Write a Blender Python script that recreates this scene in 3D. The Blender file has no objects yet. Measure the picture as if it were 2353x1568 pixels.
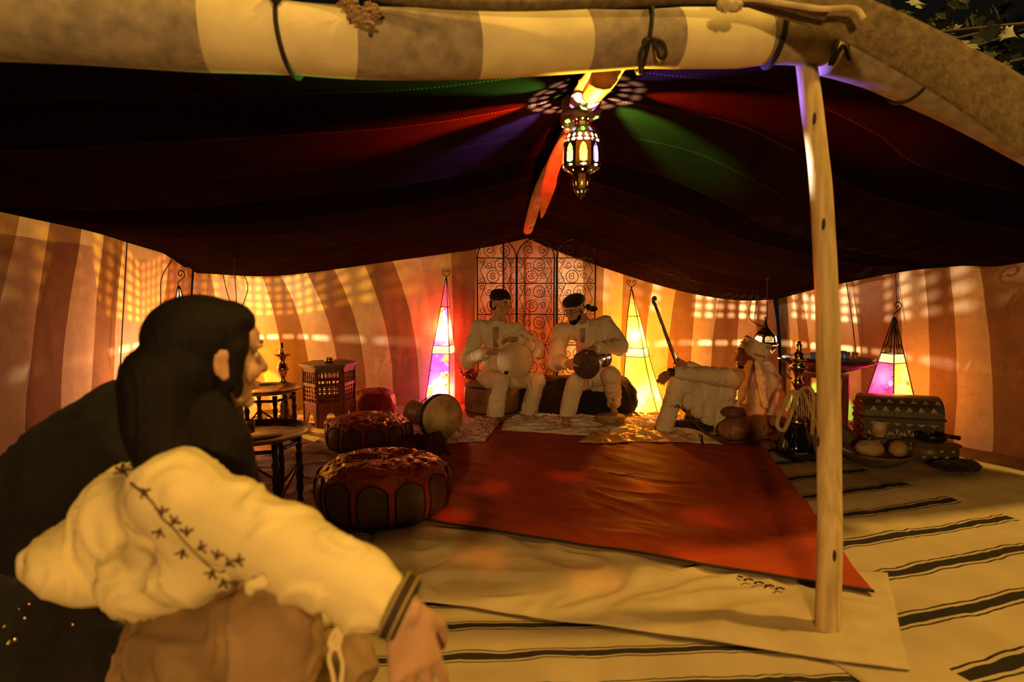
import bpy, bmesh, math, random
from math import sin, cos, pi, radians, sqrt, exp, atan2, floor
from mathutils import Vector, Matrix, Quaternion, noise
V = Vector
random.seed(7)
C = bpy.context.scene.collection

# ------------------------------------------------ camera, world, lamps outside, exposure
FPX = 1400.0
PITCH = radians(4.86)
CAM = V((0, 0, 1.3))
cd = bpy.data.cameras.new('camera')
cam = bpy.data.objects.new('camera', cd); C.objects.link(cam)
cam.location = CAM; cam.rotation_euler = (pi / 2 - PITCH, 0, 0)
cd.sensor_width = 36; cd.lens = FPX / 2353 * 36
cd.clip_start = 0.02; cd.clip_end = 200
cd.dof.use_dof = True; cd.dof.focus_distance = 5.4; cd.dof.aperture_fstop = 2.2
sc = bpy.context.scene
sc.camera = cam
sc.view_settings.view_transform = 'Standard'; sc.view_settings.look = 'None'
sc.view_settings.gamma = 1; sc.view_settings.use_curve_mapping = False
sc.view_settings.exposure = 0.0
sc.cycles.use_denoising = True
sc.cycles.transparent_max_bounces = 16
sc.cycles.max_bounces = 6
sc.cycles.sample_clamp_indirect = 3
w = bpy.data.worlds.new('world'); sc.world = w; w.use_nodes = True
w.node_tree.nodes['Background'].inputs[0].default_value = (0.012, 0.011, 0.008, 1)
w.node_tree.nodes['Background'].inputs[1].default_value = 0.35

def lamp(name, kind, loc, energy, col, size=0.1, target=None, **kw):
    d = bpy.data.lights.new(name, kind); d.energy = energy; d.color = col
    if kind in ('POINT', 'SPOT'): d.shadow_soft_size = size
    if kind == 'AREA': d.size = size
    for k, v in kw.items(): setattr(d, k, v)
    o = bpy.data.objects.new(name, d); C.objects.link(o); o.location = loc
    if target is not None:
        o.rotation_euler = (V(target) - V(loc)).to_track_quat('-Z', 'Y').to_euler()
    return o
# street lamps outside the open front of the tent
lamp('street_lamp_light', 'SPOT', (6.5, 2.8, 8.0), 2700, (1.0, 0.59, 0.11), 0.22, (0.6, 2.0, 0.3), spot_size=radians(60), spot_blend=0.5)
lamp('garden_lamp_light', 'SPOT', (0.6, 0.1, 6.4), 480, (1.0, 0.59, 0.11), 0.30, (0.6, 1.8, 0.3), spot_size=radians(80), spot_blend=0.6)
lamp('path_lamp_light', 'SPOT', (-0.15, -2.6, 1.62), 520, (1.0, 0.57, 0.17), 0.10, (0.9, 3.2, 1.25), spot_size=radians(85), spot_blend=0.7)

# ------------------------------------------------ picture point -> ray -> world point
_F = V((0, cos(PITCH), -sin(PITCH))); _U = V((0, sin(PITCH), cos(PITCH))); _R = V((1, 0, 0))
def ray(px, py):
    return _F + _R * ((px - 1176.5) / FPX) + _U * ((784 - py) / FPX)
def P(px, py, Y):
    d = ray(px, py); return CAM + d * (Y / d.y)
def G(px, py, z=0.0):
    d = ray(px, py); return CAM + d * ((z - CAM.z) / d.z)
def wallhit(px, py, a, b):
    d = ray(px, py); a = V(a); b = V(b)
    ex, ey = b.x - a.x, b.y - a.y
    den = d.x * ey - d.y * ex
    t = (a.x * ey - a.y * ex) / den
    return CAM + d * t

# ------------------------------------------------ materials
MATS = {}
def nt(name):
    m = bpy.data.materials.new(name); m.use_nodes = True
    t = m.node_tree
    return m, t, t.nodes['Principled BSDF'], t.nodes['Material Output']
def N(t, kind, **kw):
    n = t.nodes.new(kind)
    for k, v in kw.items():
        if k in n.bl_rna.properties: setattr(n, k, v)
        else: n.inputs[k.replace('_', ' ')].default_value = v
    return n
def mat(name, col, rough=0.7, metal=0.0, var=0.12, scale=12.0, bump=0.15, bscale=60.0, sheen=0.0, spec=0.3, dark=None, darkamt=0.5, coord='Object', stretch=None, bdist=0.004, **kw):
    """cloth, wood, clay, metal ...: base colour broken up by noise, fine relief by bump"""
    if name in MATS: return MATS[name]
    m, t, b, o = nt(name)
    tc = N(t, 'ShaderNodeTexCoord')
    src = tc.outputs[coord]
    if stretch:
        mp = N(t, 'ShaderNodeMapping'); mp.inputs['Scale'].default_value = stretch
        t.links.new(src, mp.inputs['Vector']); src = mp.outputs[0]
    n1 = N(t, 'ShaderNodeTexNoise', Scale=scale, Detail=5.0); t.links.new(src, n1.inputs['Vector'])
    r = N(t, 'ShaderNodeValToRGB')
    c = V(col); d = V(dark) if dark else c * (1 - darkamt * 0.6)
    r.color_ramp.elements[0].color = (*(c.lerp(d, min(1, var * 5))), 1); r.color_ramp.elements[0].position = 0.3
    r.color_ramp.elements[1].color = (*[min(1, x * (1 + var)) for x in c], 1); r.color_ramp.elements[1].position = 0.65
    t.links.new(n1.outputs[0], r.inputs[0]); t.links.new(r.outputs[0], b.inputs['Base Color'])
    b.inputs['Roughness'].default_value = rough; b.inputs['Metallic'].default_value = metal
    b.inputs['Specular IOR Level'].default_value = spec
    if sheen: b.inputs['Sheen Weight'].default_value = sheen
    if bump:
        n2 = N(t, 'ShaderNodeTexNoise', Scale=bscale, Detail=3.0); t.links.new(src, n2.inputs['Vector'])
        bp = N(t, 'ShaderNodeBump', Strength=bump, Distance=bdist)
        t.links.new(n2.outputs[0], bp.inputs['Height']); t.links.new(bp.outputs[0], b.inputs['Normal'])
    for k, v in kw.items(): b.inputs[k.replace('_', ' ')].default_value = v
    MATS[name] = m
    return m
def glassmat(name, col, alpha=0.75, emit=0.0, ecol=None):
    """thin coloured glass / skin: lets tinted light through, scatters some of it"""
    if name in MATS: return MATS[name]
    m, t, b, o = nt(name); t.nodes.remove(b)
    tr = N(t, 'ShaderNodeBsdfTransparent'); tr.inputs[0].default_value = (*col, 1)
    tl = N(t, 'ShaderNodeBsdfTranslucent'); tl.inputs[0].default_value = (*col, 1)
    gl = N(t, 'ShaderNodeBsdfGlossy', Roughness=0.15); gl.inputs[0].default_value = (.5, .5, .5, 1)
    m1 = N(t, 'ShaderNodeMixShader', Fac=1 - alpha); t.links.new(tr.outputs[0], m1.inputs[1]); t.links.new(tl.outputs[0], m1.inputs[2])
    m2 = N(t, 'ShaderNodeMixShader', Fac=0.04); t.links.new(m1.outputs[0], m2.inputs[1]); t.links.new(gl.outputs[0], m2.inputs[2])
    last = m2
    if emit:
        e = N(t, 'ShaderNodeEmission', Strength=emit); e.inputs[0].default_value = (*(ecol or col), 1)
        a = N(t, 'ShaderNodeAddShader'); t.links.new(m2.outputs[0], a.inputs[0]); t.links.new(e.outputs[0], a.inputs[1]); last = a
    t.links.new(last.outputs[0], o.inputs[0]); MATS[name] = m
    return m
def emitmat(name, col, s):
    if name in MATS: return MATS[name]
    m, t, b, o = nt(name); t.nodes.remove(b)
    e = N(t, 'ShaderNodeEmission', Strength=s); e.inputs[0].default_value = (*col, 1)
    t.links.new(e.outputs[0], o.inputs[0]); MATS[name] = m
    return m

# ------------------------------------------------ object helpers
def thing(name, label, cat, loc=(0, 0, 0), group=None, rotz=0.0):
    o = bpy.data.objects.new(name, None); C.objects.link(o); o.location = loc; o.rotation_euler = (0, 0, rotz)
    o.empty_display_size = 0.05
    o['label'] = label; o['category'] = cat
    if group: o['group'] = group
    return o
def tag(o, label, cat, group=None, kind=None):
    if label: o['label'] = label
    if cat: o['category'] = cat
    if group: o['group'] = group
    if kind: o['kind'] = kind
    return o
def place(o, parent):
    """vertices are given in world space; keep them there under the parent"""
    if parent is not None:
        o.parent = parent
        bpy.context.view_layer.update()
        o.matrix_parent_inverse = parent.matrix_world.inverted()
def mesh(name, vs, fs, m, parent=None, smooth=True, label=None, local=False, uv=None, mats=None, fmat=None):
    me = bpy.data.meshes.new(name); me.from_pydata([tuple(v) for v in vs], [], fs); me.update()
    if smooth: me.polygons.foreach_set('use_smooth', [True] * len(me.polygons))
    if m: me.materials.append(m)
    if mats:
        for mm in mats: me.materials.append(mm)
        me.polygons.foreach_set('material_index', fmat)
    if uv is not None:
        l = me.uv_layers.new(name='UVMap')
        for p in me.polygons:
            for li in p.loop_indices: l.data[li].uv = uv[me.loops[li].vertex_index]
    o = bpy.data.objects.new(name, me); C.objects.link(o)
    if parent is not None:
        if local: o.parent = parent
        else:
            mw = Matrix.Translation(parent.location) @ parent.rotation_euler.to_matrix().to_4x4() if parent.parent is None else None
            o.parent = parent
            if mw is not None: o.matrix_parent_inverse = mw.inverted()
            else:
                q = parent
                o.matrix_parent_inverse = (q.matrix_parent_inverse.inverted() if False else Matrix.Identity(4))
                # parent's own vertices are already in world space: its world matrix is identity
    if label: o['label'] = label
    return o
class MB:
    """collects shapes into one mesh"""
    def __init__(s): s.v = []; s.f = []
    def add(s, vs, fs):
        b = len(s.v); s.v += [V(v) for v in vs]; s.f += [tuple(i + b for i in f) for f in fs]; return s
    def box(s, c, d, rot=None, bev=0.0):
        c = V(c); hx, hy, hz = [x / 2 for x in d]
        if bev:
            bm = bmesh.new(); bmesh.ops.create_cube(bm, size=1)
            for v in bm.verts: v.co = V((v.co.x * d[0], v.co.y * d[1], v.co.z * d[2]))
            bmesh.ops.bevel(bm, geom=bm.edges[:], offset=bev, segments=2, affect='EDGES')
            vs = [v.co.copy() for v in bm.verts]; fs = [[v.index for v in f.verts] for f in bm.faces]; bm.free()
        else:
            vs = [V((x * hx, y * hy, z * hz)) for x in (-1, 1) for y in (-1, 1) for z in (-1, 1)]
            fs = [(0, 1, 3, 2), (4, 6, 7, 5), (0, 4, 5, 1), (2, 3, 7, 6), (0, 2, 6, 4), (1, 5, 7, 3)]
        R = rot if rot is not None else Matrix.Identity(3)
        return s.add([c + R @ v for v in vs], fs)
    def lathe(s, prof, n=24, c=(0, 0, 0), axis=(0, 0, 1), sx=1.0, sy=1.0, close=True, twist=0.0, fn=None):
        """prof: [(r,h)...] from bottom to top"""
        c = V(c); q = V((0, 0, 1)).rotation_difference(V(axis).normalized())
        vs = []; fs = []
        for j, (r, h) in enumerate(prof):
            for i in range(n):
                a = 2 * pi * i / n + twist
                rr = r * (fn(a, j / max(1, len(prof) - 1)) if fn else 1)
                vs.append(c + q @ V((cos(a) * rr * sx, sin(a) * rr * sy, h)))
        for j in range(len(prof) - 1):
            for i in range(n):
                i2 = (i + 1) % n
                fs.append((j * n + i, j * n + i2, (j + 1) * n + i2, (j + 1) * n + i))
        if close:
            if prof[0][0] > 1e-5: fs.append(tuple(range(n - 1, -1, -1)))
            if prof[-1][0] > 1e-5: fs.append(tuple((len(prof) - 1) * n + i for i in range(n)))
        return s.add(vs, fs)
    def tube(s, pts, r, n=8, close=False, flat=1.0, up=(0, 0, 1)):
        pts = [V(p) for p in pts]; m = len(pts)
        rs = r if isinstance(r, (list, tuple)) else [r] * m
        vs = []; fs = []; ref = V(up)
        for k, p in enumerate(pts):
            if close: t = pts[(k + 1) % m] - pts[k - 1]
            else: t = pts[min(k + 1, m - 1)] - pts[max(k - 1, 0)]
            if t.length < 1e-9: t = V((0, 0, 1))
            t.normalize()
            a = ref - t * ref.dot(t)
            if a.length < 1e-3: a = V((1, 0, 0)) - t * t.x
            if a.length < 1e-3: a = V((0, 1, 0))
            a.normalize(); b = t.cross(a)
            if not isinstance(up, str): ref = a
            for i in range(n):
                an = 2 * pi * i / n
                vs.append(p + (a * cos(an) * flat + b * sin(an)) * rs[k])
        for k in range(m if close else m - 1):
            k2 = (k + 1) % m
            for i in range(n):
                i2 = (i + 1) % n
                fs.append((k * n + i, k * n + i2, k2 * n + i2, k2 * n + i))
        if not close:
            fs.append(tuple(range(n - 1, -1, -1))); fs.append(tuple((m - 1) * n + i for i in range(n)))
        return s.add(vs, fs)
    def ell(s, c, r, R=None, nu=16, nv=10):
        c = V(c); vs = []; fs = []
        rx, ry, rz = r if isinstance(r, (tuple, list)) else (r, r, r)
        R = R if R is not None else Matrix.Identity(3)
        vs.append(c + R @ V((0, 0, -rz)))
        for j in range(1, nv):
            ph = -pi / 2 + pi * j / nv
            for i in range(nu):
                a = 2 * pi * i / nu
                vs.append(c + R @ V((rx * cos(ph) * cos(a), ry * cos(ph) * sin(a), rz * sin(ph))))
        vs.append(c + R @ V((0, 0, rz)))
        for i in range(nu): fs.append((0, 1 + (i + 1) % nu, 1 + i))
        for j in range(nv - 2):
            for i in range(nu):
                a = 1 + j * nu; i2 = (i + 1) % nu
                fs.append((a + i, a + i2, a + nu + i2, a + nu + i))
        t = len(vs) - 1; a = 1 + (nv - 2) * nu
        for i in range(nu): fs.append((a + i, a + (i + 1) % nu, t))
        return s.add(vs, fs)
    def cap(s, p0, r0, p1, r1, n=14, flat=1.0, up=(0, 0, 1)):
        """tapered capsule"""
        p0 = V(p0); p1 = V(p1); d = p1 - p0; L = d.length
        if L < 1e-6: return s.ell(p0, max(r0, r1))
        t = d / L; pts = []; rs = []
        for k in range(5):
            a = pi / 2 * (k / 4.0); pts.append(p0 - t * (r0 * cos(a)) * 0.999); rs.append(max(1e-4, r0 * sin(a)))
        for k in range(1, 4):
            f = k / 4.0; pts.append(p0.lerp(p1, f)); rs.append(r0 + (r1 - r0) * f)
        for k in range(5):
            a = pi / 2 * (1 - k / 4.0); pts.append(p1 + t * (r1 * cos(a)) * 0.999); rs.append(max(1e-4, r1 * sin(a)))
        return s.tube(pts, rs, n=n, flat=flat, up=up)
    def chain(s, pts, rs, **k):
        for i in range(len(pts) - 1): s.cap(pts[i], rs[i], pts[i + 1], rs[i + 1], **k)
        return s
    def prism(s, poly, z0, z1, M=None):
        """poly in xy, extruded z0..z1, through matrix M"""
        n = len(poly); M = M if M is not None else Matrix.Identity(4)
        vs = [M @ V((x, y, z0)) for x, y in poly] + [M @ V((x, y, z1)) for x, y in poly]
        fs = [tuple(range(n - 1, -1, -1)), tuple(range(n, 2 * n))] + [(i, (i + 1) % n, n + (i + 1) % n, n + i) for i in range(n)]
        return s.add(vs, fs)
    def holed(s, q, hole, n=20, th=0.0, nrm=None):
        """a face (4 corners, bilinear) with a hole; hole: [(s,t)] in 0..1. Returns the pane polygon"""
        a, b, c, d = [V(x) for x in q]
        B = lambda u, v: (a * (1 - u) + b * u) * (1 - v) + (d * (1 - u) + c * u) * v
        inner = [B(*h) for h in hole]; n = len(hole)
        cx = sum(h[0] for h in hole) / n; cy = sum(h[1] for h in hole) / n
        outer = []
        for h in hole:
            dx, dy = h[0] - cx, h[1] - cy
            ts = []
            if abs(dx) > 1e-9: ts += [((1 if dx > 0 else 0) - cx) / dx]
            if abs(dy) > 1e-9: ts += [((1 if dy > 0 else 0) - cy) / dy]
            tt = min(ts); outer.append(B(cx + dx * tt, cy + dy * tt))
        # snap the closest outer points to the corners
        for cr in (a, b, c, d):
            k = min(range(n), key=lambda i: (outer[i] - cr).length); outer[k] = cr
        s.add(outer + inner, [(i, (i + 1) % n, n + (i + 1) % n, n + i) for i in range(n)])
        return inner
    def build(s, name, m, parent=None, smooth=True, label=None, **k):
        return mesh(name, s.v, s.f, m, parent, smooth, label, **k)
def autosmooth(o, ang=40):
    me = o.data
    bm = bmesh.new(); bm.from_mesh(me)
    for e in bm.edges:
        if len(e.link_faces) == 2 and e.calc_face_angle(0) > radians(ang): e.smooth = False
    bm.to_mesh(me); bm.free(); return o
def remesh(mb, name, m, parent=None, voxel=0.01, smooth=2, fold=0.0, fscale=0.1, sub=0, label=None, fn=None, dec=0, grain=0.5):
    """union of overlapping closed shapes -> one continuous surface"""
    me = bpy.data.meshes.new(name); me.from_pydata([tuple(v) for v in mb.v], [], mb.f); me.update()
    o = bpy.data.objects.new(name, me); C.objects.link(o)
    md = o.modifiers.new('r', 'REMESH'); md.mode = 'VOXEL'; md.voxel_size = voxel; md.use_smooth_shade = True
    if smooth:
        sm = o.modifiers.new('s', 'SMOOTH'); sm.factor = 0.6; sm.iterations = smooth
    dg = bpy.context.evaluated_depsgraph_get()
    ne = bpy.data.meshes.new_from_object(o.evaluated_get(dg))
    o.modifiers.clear(); o.data = ne; bpy.data.meshes.remove(me); ne.name = name
    if fold or fn:
        co = [v.co.copy() for v in ne.vertices]; no = [v.normal.copy() for v in ne.vertices]
        for i, v in enumerate(ne.vertices):
            c = co[i]; d = 0.0
            if fold:
                q = c / fscale
                w1 = noise.noise(q); w2 = noise.noise(V((q.x + w1 * 1.3, q.y * 0.7 - w1, q.z * 0.30 + 9)) * 1.6)
                d = (1 - min(1, abs(w2) * 3.2)) * fold + w1 * fold * grain - fold * 0.3
            nn = no[i]
            if fn: c = fn(c, nn)
            v.co = c + nn * d
        ne.update()
    ne.polygons.foreach_set('use_smooth', [True] * len(ne.polygons))
    ne.materials.clear(); ne.materials.append(m)
    if parent is not None:
        o.parent = parent
        if parent.parent is None:
            o.matrix_parent_inverse = (Matrix.Translation(parent.location) @ parent.rotation_euler.to_matrix().to_4x4()).inverted()
    if label: o['label'] = label
    return o
def crom(pts, n):
    """Catmull-Rom through the points, n samples evenly by length"""
    pts = [V(p) for p in pts]
    e = [pts[0] * 2 - pts[1]] + pts + [pts[-1] * 2 - pts[-2]]
    out = []
    for i in range(1, len(e) - 2):
        for k in range(12):
            t = k / 12; a, b, c, d = e[i - 1:i + 3]
            out.append(0.5 * ((2 * b) + (c - a) * t + (2 * a - 5 * b + 4 * c - d) * t * t + (3 * b - a - 3 * c + d) * t ** 3))
    out.append(pts[-1])
    L = [0]
    for i in range(1, len(out)): L.append(L[-1] + (out[i] - out[i - 1]).length)
    res = []; j = 0
    for k in range(n):
        s = L[-1] * k / (n - 1)
        while j < len(L) - 2 and L[j + 1] < s: j += 1
        f = (s - L[j]) / max(1e-9, L[j + 1] - L[j]); res.append(out[j].lerp(out[j + 1], min(1, max(0, f))))
    return res
def dup(root, loc=None, rotz=None, label=None, group=None):
    r = root.copy(); C.objects.link(r)
    if loc is not None: r.location = loc
    if rotz is not None: r.rotation_euler = (0, 0, rotz)
    if label: r['label'] = label
    if group: r['group'] = group
    for ch in list(root.children):
        c = ch.copy(); C.objects.link(c); c.parent = r
        for g in ch.children:
            d = g.copy(); C.objects.link(d); d.parent = c
    return r

# ================================================= THE SETTING
# sand floor under the rugs
def Hc(x, y):
    """the gentle unevenness all the rugs share"""
    h = 0.012 * noise.noise(V((x * 1.3, y * 1.3, 0))) + 0.006 * noise.noise(V((x * 4, y * 4, 3)))
    return h
mb = MB(); nx, ny = 90, 90
vs = [V((-9 + 18 * i / nx, -3 + 18 * j / ny, 0)) for j in range(ny + 1) for i in range(nx + 1)]
for v in vs: v.z = Hc(v.x, v.y) - 0.012
fs = [(j * (nx + 1) + i, j * (nx + 1) + i + 1, (j + 1) * (nx + 1) + i + 1, (j + 1) * (nx + 1) + i) for j in range(ny) for i in range(nx)]
fl = mesh('floor', vs, fs, mat('sand', (0.16, 0.11, 0.06), 0.95, var=0.2, scale=6, bump=0.4)); fl['kind'] = 'structure'

# tent roof: two Coons patches that meet at the ridge
roofL = crom([(-3.30, 1.5, 1.95), P(0, 487, 3.85), P(200, 530, 4.66), P(300, 560, 5.19), P(400, 592, 5.86), P(452, 628, 6.25)], 41)
ridge = crom([P(1400, 70, 2.30), P(1345, 225, 3.4), P(1275, 385, 4.8), P(1212, 548, 6.9)], 41)
roofR = crom([(4.4, 3.5, 1.80), P(2353, 603, 4.5), P(2200, 612, 4.95), P(2060, 627, 5.5), P(1880, 664, 6.1), P(1785, 688, 6.55)], 41)
frontL = crom([(-3.30, 1.5, 1.95), P(0, 60, 1.85), P(450, 80, 1.97), P(900, 100, 2.17), P(1400, 70, 2.30)], 41)
frontR = crom([P(1400, 70, 2.30), P(1600, 85, 2.42), P(1890, 95, 2.46), P(2050, 150, 2.60), P(2200, 230, 2.76), P(2353, 330, 2.98), (4.4, 3.5, 1.80)], 41)
backL = crom([P(452, 632, 6.25), P(640, 637, 6.42), P(900, 602, 6.65), P(1100, 572, 6.8), P(1212, 548, 6.9)], 41)
backR = crom([P(1212, 548, 6.9), P(1300, 585, 6.85), P(1400, 620, 6.8), P(1500, 652, 6.72), P(1600, 677, 6.65), P(1700, 691, 6.6), P(1785, 688, 6.55)], 41)
def coons(f, b, l, r, n=41, sag=0.05):
    out = []
    for j in range(n):
        v = j / (n - 1)
        for i in range(n):
            u = i / (n - 1)
            p = f[i] * (1 - v) + b[i] * v + l[j] * (1 - u) + r[j] * u - (f[0] * (1 - u) * (1 - v) + f[-1] * u * (1 - v) + b[0] * (1 - u) * v + b[-1] * u * v)
            p.z -= sag * sin(pi * u) * sin(pi * min(1, v * 1.0))
            p.z += 0.012 * sin(pi * u) * sin(pi * v) * noise.noise(V((p.x * 2.2, p.y * 2.2, 0)))
            out.append((p, u, v))
    return out
n = 41
vs = []; uv = []; fs = []
for half, (f, b, l, r) in enumerate(((frontL, backL, roofL, ridge), (frontR, backR, ridge, roofR))):
    base = len(vs)
    for p, u, v in coons(f, b, l, r, sag=0.10 if half == 0 else 0.06): vs.append(p); uv.append(((u + half) / 2, v))
    fs += [(base + j * n + i, base + (j + 1) * n + i, base + (j + 1) * n + i + 1, base + j * n + i + 1) for j in range(n - 1) for i in range(n - 1)]
m, t, b, o = nt('tent_roof_wool'); MATS['roof'] = m
uvn = N(t, 'ShaderNodeUVMap'); sep = N(t, 'ShaderNodeSeparateXYZ'); t.links.new(uvn.outputs[0], sep.inputs[0])
mu = N(t, 'ShaderNodeMath', operation='MULTIPLY'); mu.inputs[1].default_value = 9.0; t.links.new(sep.outputs[1], mu.inputs[0])
fr = N(t, 'ShaderNodeMath', operation='FRACT'); t.links.new(mu.outputs[0], fr.inputs[0])
flo = N(t, 'ShaderNodeMath', operation='FLOOR'); t.links.new(mu.outputs[0], flo.inputs[0])
wn = N(t, 'ShaderNodeTexWhiteNoise', noise_dimensions='1D'); t.links.new(flo.outputs[0], wn.inputs['W'])
cr = N(t, 'ShaderNodeValToRGB'); cr.color_ramp.elements[0].color = (0.0045, 0.0022, 0.0016, 1); cr.color_ramp.elements[1].color = (0.013, 0.0055, 0.004, 1)
t.links.new(wn.outputs[0], cr.inputs[0])
# stitched seam: short dashes of light thread
sm = N(t, 'ShaderNodeMath', operation='LESS_THAN'); sm.inputs[1].default_value = 0.03; t.links.new(fr.outputs[0], sm.inputs[0])
dx = N(t, 'ShaderNodeMath', operation='MULTIPLY'); dx.inputs[1].default_value = 420; t.links.new(sep.outputs[0], dx.inputs[0])
dfr = N(t, 'ShaderNodeMath', operation='FRACT'); t.links.new(dx.outputs[0], dfr.inputs[0])
dl = N(t, 'ShaderNodeMath', operation='LESS_THAN'); dl.inputs[1].default_value = 0.5; t.links.new(dfr.outputs[0], dl.inputs[0])
an = N(t, 'ShaderNodeMath', operation='MULTIPLY'); t.links.new(sm.outputs[0], an.inputs[0]); t.links.new(dl.outputs[0], an.inputs[1])
mx = N(t, 'ShaderNodeMixRGB'); mx.inputs[2].default_value = (0.045, 0.024, 0.012, 1); t.links.new(an.outputs[0], mx.inputs[0]); t.links.new(cr.outputs[0], mx.inputs[1])
no = N(t, 'ShaderNodeTexNoise', Scale=3.0); tc = N(t, 'ShaderNodeTexCoord'); t.links.new(tc.outputs['Object'], no.inputs['Vector'])
mx2 = N(t, 'ShaderNodeMixRGB', blend_type='MULTIPLY'); mx2.inputs[0].default_value = 0.5
t.links.new(mx.outputs[0], mx2.inputs[1]); t.links.new(no.outputs[0], mx2.inputs[2]); t.links.new(mx2.outputs[0], b.inputs['Base Color'])
b.inputs['Roughness'].default_value = 0.95; b.inputs['Specular IOR Level'].default_value = 0.0
nb = N(t, 'ShaderNodeTexNoise', Scale=180.0); t.links.new(tc.outputs['Object'], nb.inputs['Vector'])
bp = N(t, 'ShaderNodeBump', Strength=0.4, Distance=0.003)
ad = N(t, 'ShaderNodeMath', operation='MULTIPLY_ADD'); ad.inputs[1].default_value = -3.0; t.links.new(sm.outputs[0], ad.inputs[0]); t.links.new(nb.outputs[0], ad.inputs[2])
t.links.new(ad.outputs[0], bp.inputs['Height']); t.links.new(bp.outputs[0], b.inputs['Normal'])
ce = mesh('ceiling', vs, fs, m, uv=uv); ce['kind'] = 'structure'
sd = ce.modifiers.new('thick', 'SOLIDIFY'); sd.thickness = 0.012; sd.offset = -1

from mathutils.bvhtree import BVHTree
roof_bvh = BVHTree.FromPolygons([v.co.copy() for v in ce.data.vertices], [tuple(p.vertices) for p in ce.data.polygons])
def roof_at(x, y):
    h = roof_bvh.ray_cast(V((x, y, 0.5)), V((0, 0, 1)))[0]
    return h if h is not None else V((x, y, 1.6))
# side walls of striped cotton canvas
def wallmat():
    m, t, b, o = nt('striped_canvas')
    vc = N(t, 'ShaderNodeVertexColor', layer_name='stripe')
    tc = N(t, 'ShaderNodeTexCoord')
    n1 = N(t, 'ShaderNodeTexNoise', Scale=9.0, Detail=6.0); t.links.new(tc.outputs['Object'], n1.inputs['Vector'])
    mp = N(t, 'ShaderNodeMapping'); mp.inputs['Scale'].default_value = (8, 8, 260); t.links.new(tc.outputs['Object'], mp.inputs['Vector'])
    n2 = N(t, 'ShaderNodeTexNoise', Scale=1.0, Detail=4.0); t.links.new(mp.outputs[0], n2.inputs['Vector'])
    mp2 = N(t, 'ShaderNodeMapping'); mp2.inputs['Scale'].default_value = (200, 200, 5); t.links.new(tc.outputs['Object'], mp2.inputs['Vector'])
    n3 = N(t, 'ShaderNodeTexNoise', Scale=1.0, Detail=4.0); t.links.new(mp2.outputs[0], n3.inputs['Vector'])
    ad = N(t, 'ShaderNodeMath', operation='ADD'); t.links.new(n2.outputs[0], ad.inputs[0]); t.links.new(n3.outputs[0], ad.inputs[1])
    ad2 = N(t, 'ShaderNodeMath', operation='ADD'); t.links.new(ad.outputs[0], ad2.inputs[0]); t.links.new(n1.outputs[0], ad2.inputs[1])
    mr = N(t, 'ShaderNodeMapRange'); mr.inputs[1].default_value = 1.0; mr.inputs[2].default_value = 2.0; mr.inputs[3].default_value = 0.72; mr.inputs[4].default_value = 1.18
    t.links.new(ad2.outputs[0], mr.inputs[0])
    mm = N(t, 'ShaderNodeVectorMath', operation='SCALE'); t.links.new(vc.outputs[0], mm.inputs[0]); t.links.new(mr.outputs[0], mm.inputs['Scale'])
    t.links.new(mm.outputs[0], b.inputs['Base Color']); b.inputs['Roughness'].default_value = 0.9; b.inputs['Specular IOR Level'].default_value = 0.1
    bp = N(t, 'ShaderNodeBump', Strength=0.5, Distance=0.003); t.links.new(ad.outputs[0], bp.inputs['Height']); t.links.new(bp.outputs[0], b.inputs['Normal'])
    return m
WM = wallmat()
LI = (0.72, 0.58, 0.43); DK = (0.30, 0.175, 0.10); LI2 = (0.62, 0.47, 0.33); DK2 = (0.24, 0.135, 0.08)
def wall(name, A, B, bounds, cols, topf, ytop=640, ybot=980, curl=2.2, ripple=0.02, seed=0, rows=40, sub=8):
    """bounds: (px at top, px at foot) of each stripe edge, seen on the vertical plane A-B"""
    A = V((*A, 0)); B = V((*B, 0)); d = (B - A); L = d.length; d.normalize(); nrm = V((d.y, -d.x, 0))
    def along(px, py): return (wallhit(px, py, A, B) - A).dot(d)
    bt = [along(p[0], ytop) for p in bounds]; bb = [along(p[1], ybot) for p in bounds]
    cols_s = []
    vs = []; fs = []; fc = []
    ncol = (len(bounds) - 1) * sub + 1
    for j in range(rows + 1):
        s = j / rows
        for i in range(ncol):
            k = min(i // sub, len(bounds) - 2); f = (i - k * sub) / sub
            x0 = bb[k] + (bb[k + 1] - bb[k]) * f; x1 = bt[k] + (bt[k + 1] - bt[k]) * f
            x = x0 + (x1 - x0) * s ** curl
            x += 0.006 * noise.noise(V((k * 3.1 + round(f) , s * 6, seed)))
            top = topf(x1)
            z = -0.01 + (top + 0.01) * s
            off = ripple * (sin(x * 9 + seed) * 0.5 + noise.noise(V((x * 3.5, z * 0.9, seed)))) + 0.006 * noise.noise(V((x * 14, z * 2.0, seed + 4))) + 0.05 * sin(pi * s) * -0.6
            p = A + d * x + nrm * off; p.z = z; vs.append(p)
    for j in range(rows):
        for i in range(ncol - 1):
            fs.append((j * ncol + i, j * ncol + i + 1, (j + 1) * ncol + i + 1, (j + 1) * ncol + i)); fc.append(cols[min(i // sub, len(cols) - 1)])
    o = mesh(name, vs, fs, WM); o['kind'] = 'structure'
    ca = o.data.color_attributes.new('stripe', 'FLOAT_COLOR', 'CORNER')
    for p in o.data.polygons:
        for li in p.loop_indices: ca.data[li].color = (*fc[p.index], 1)
    return o
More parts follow.
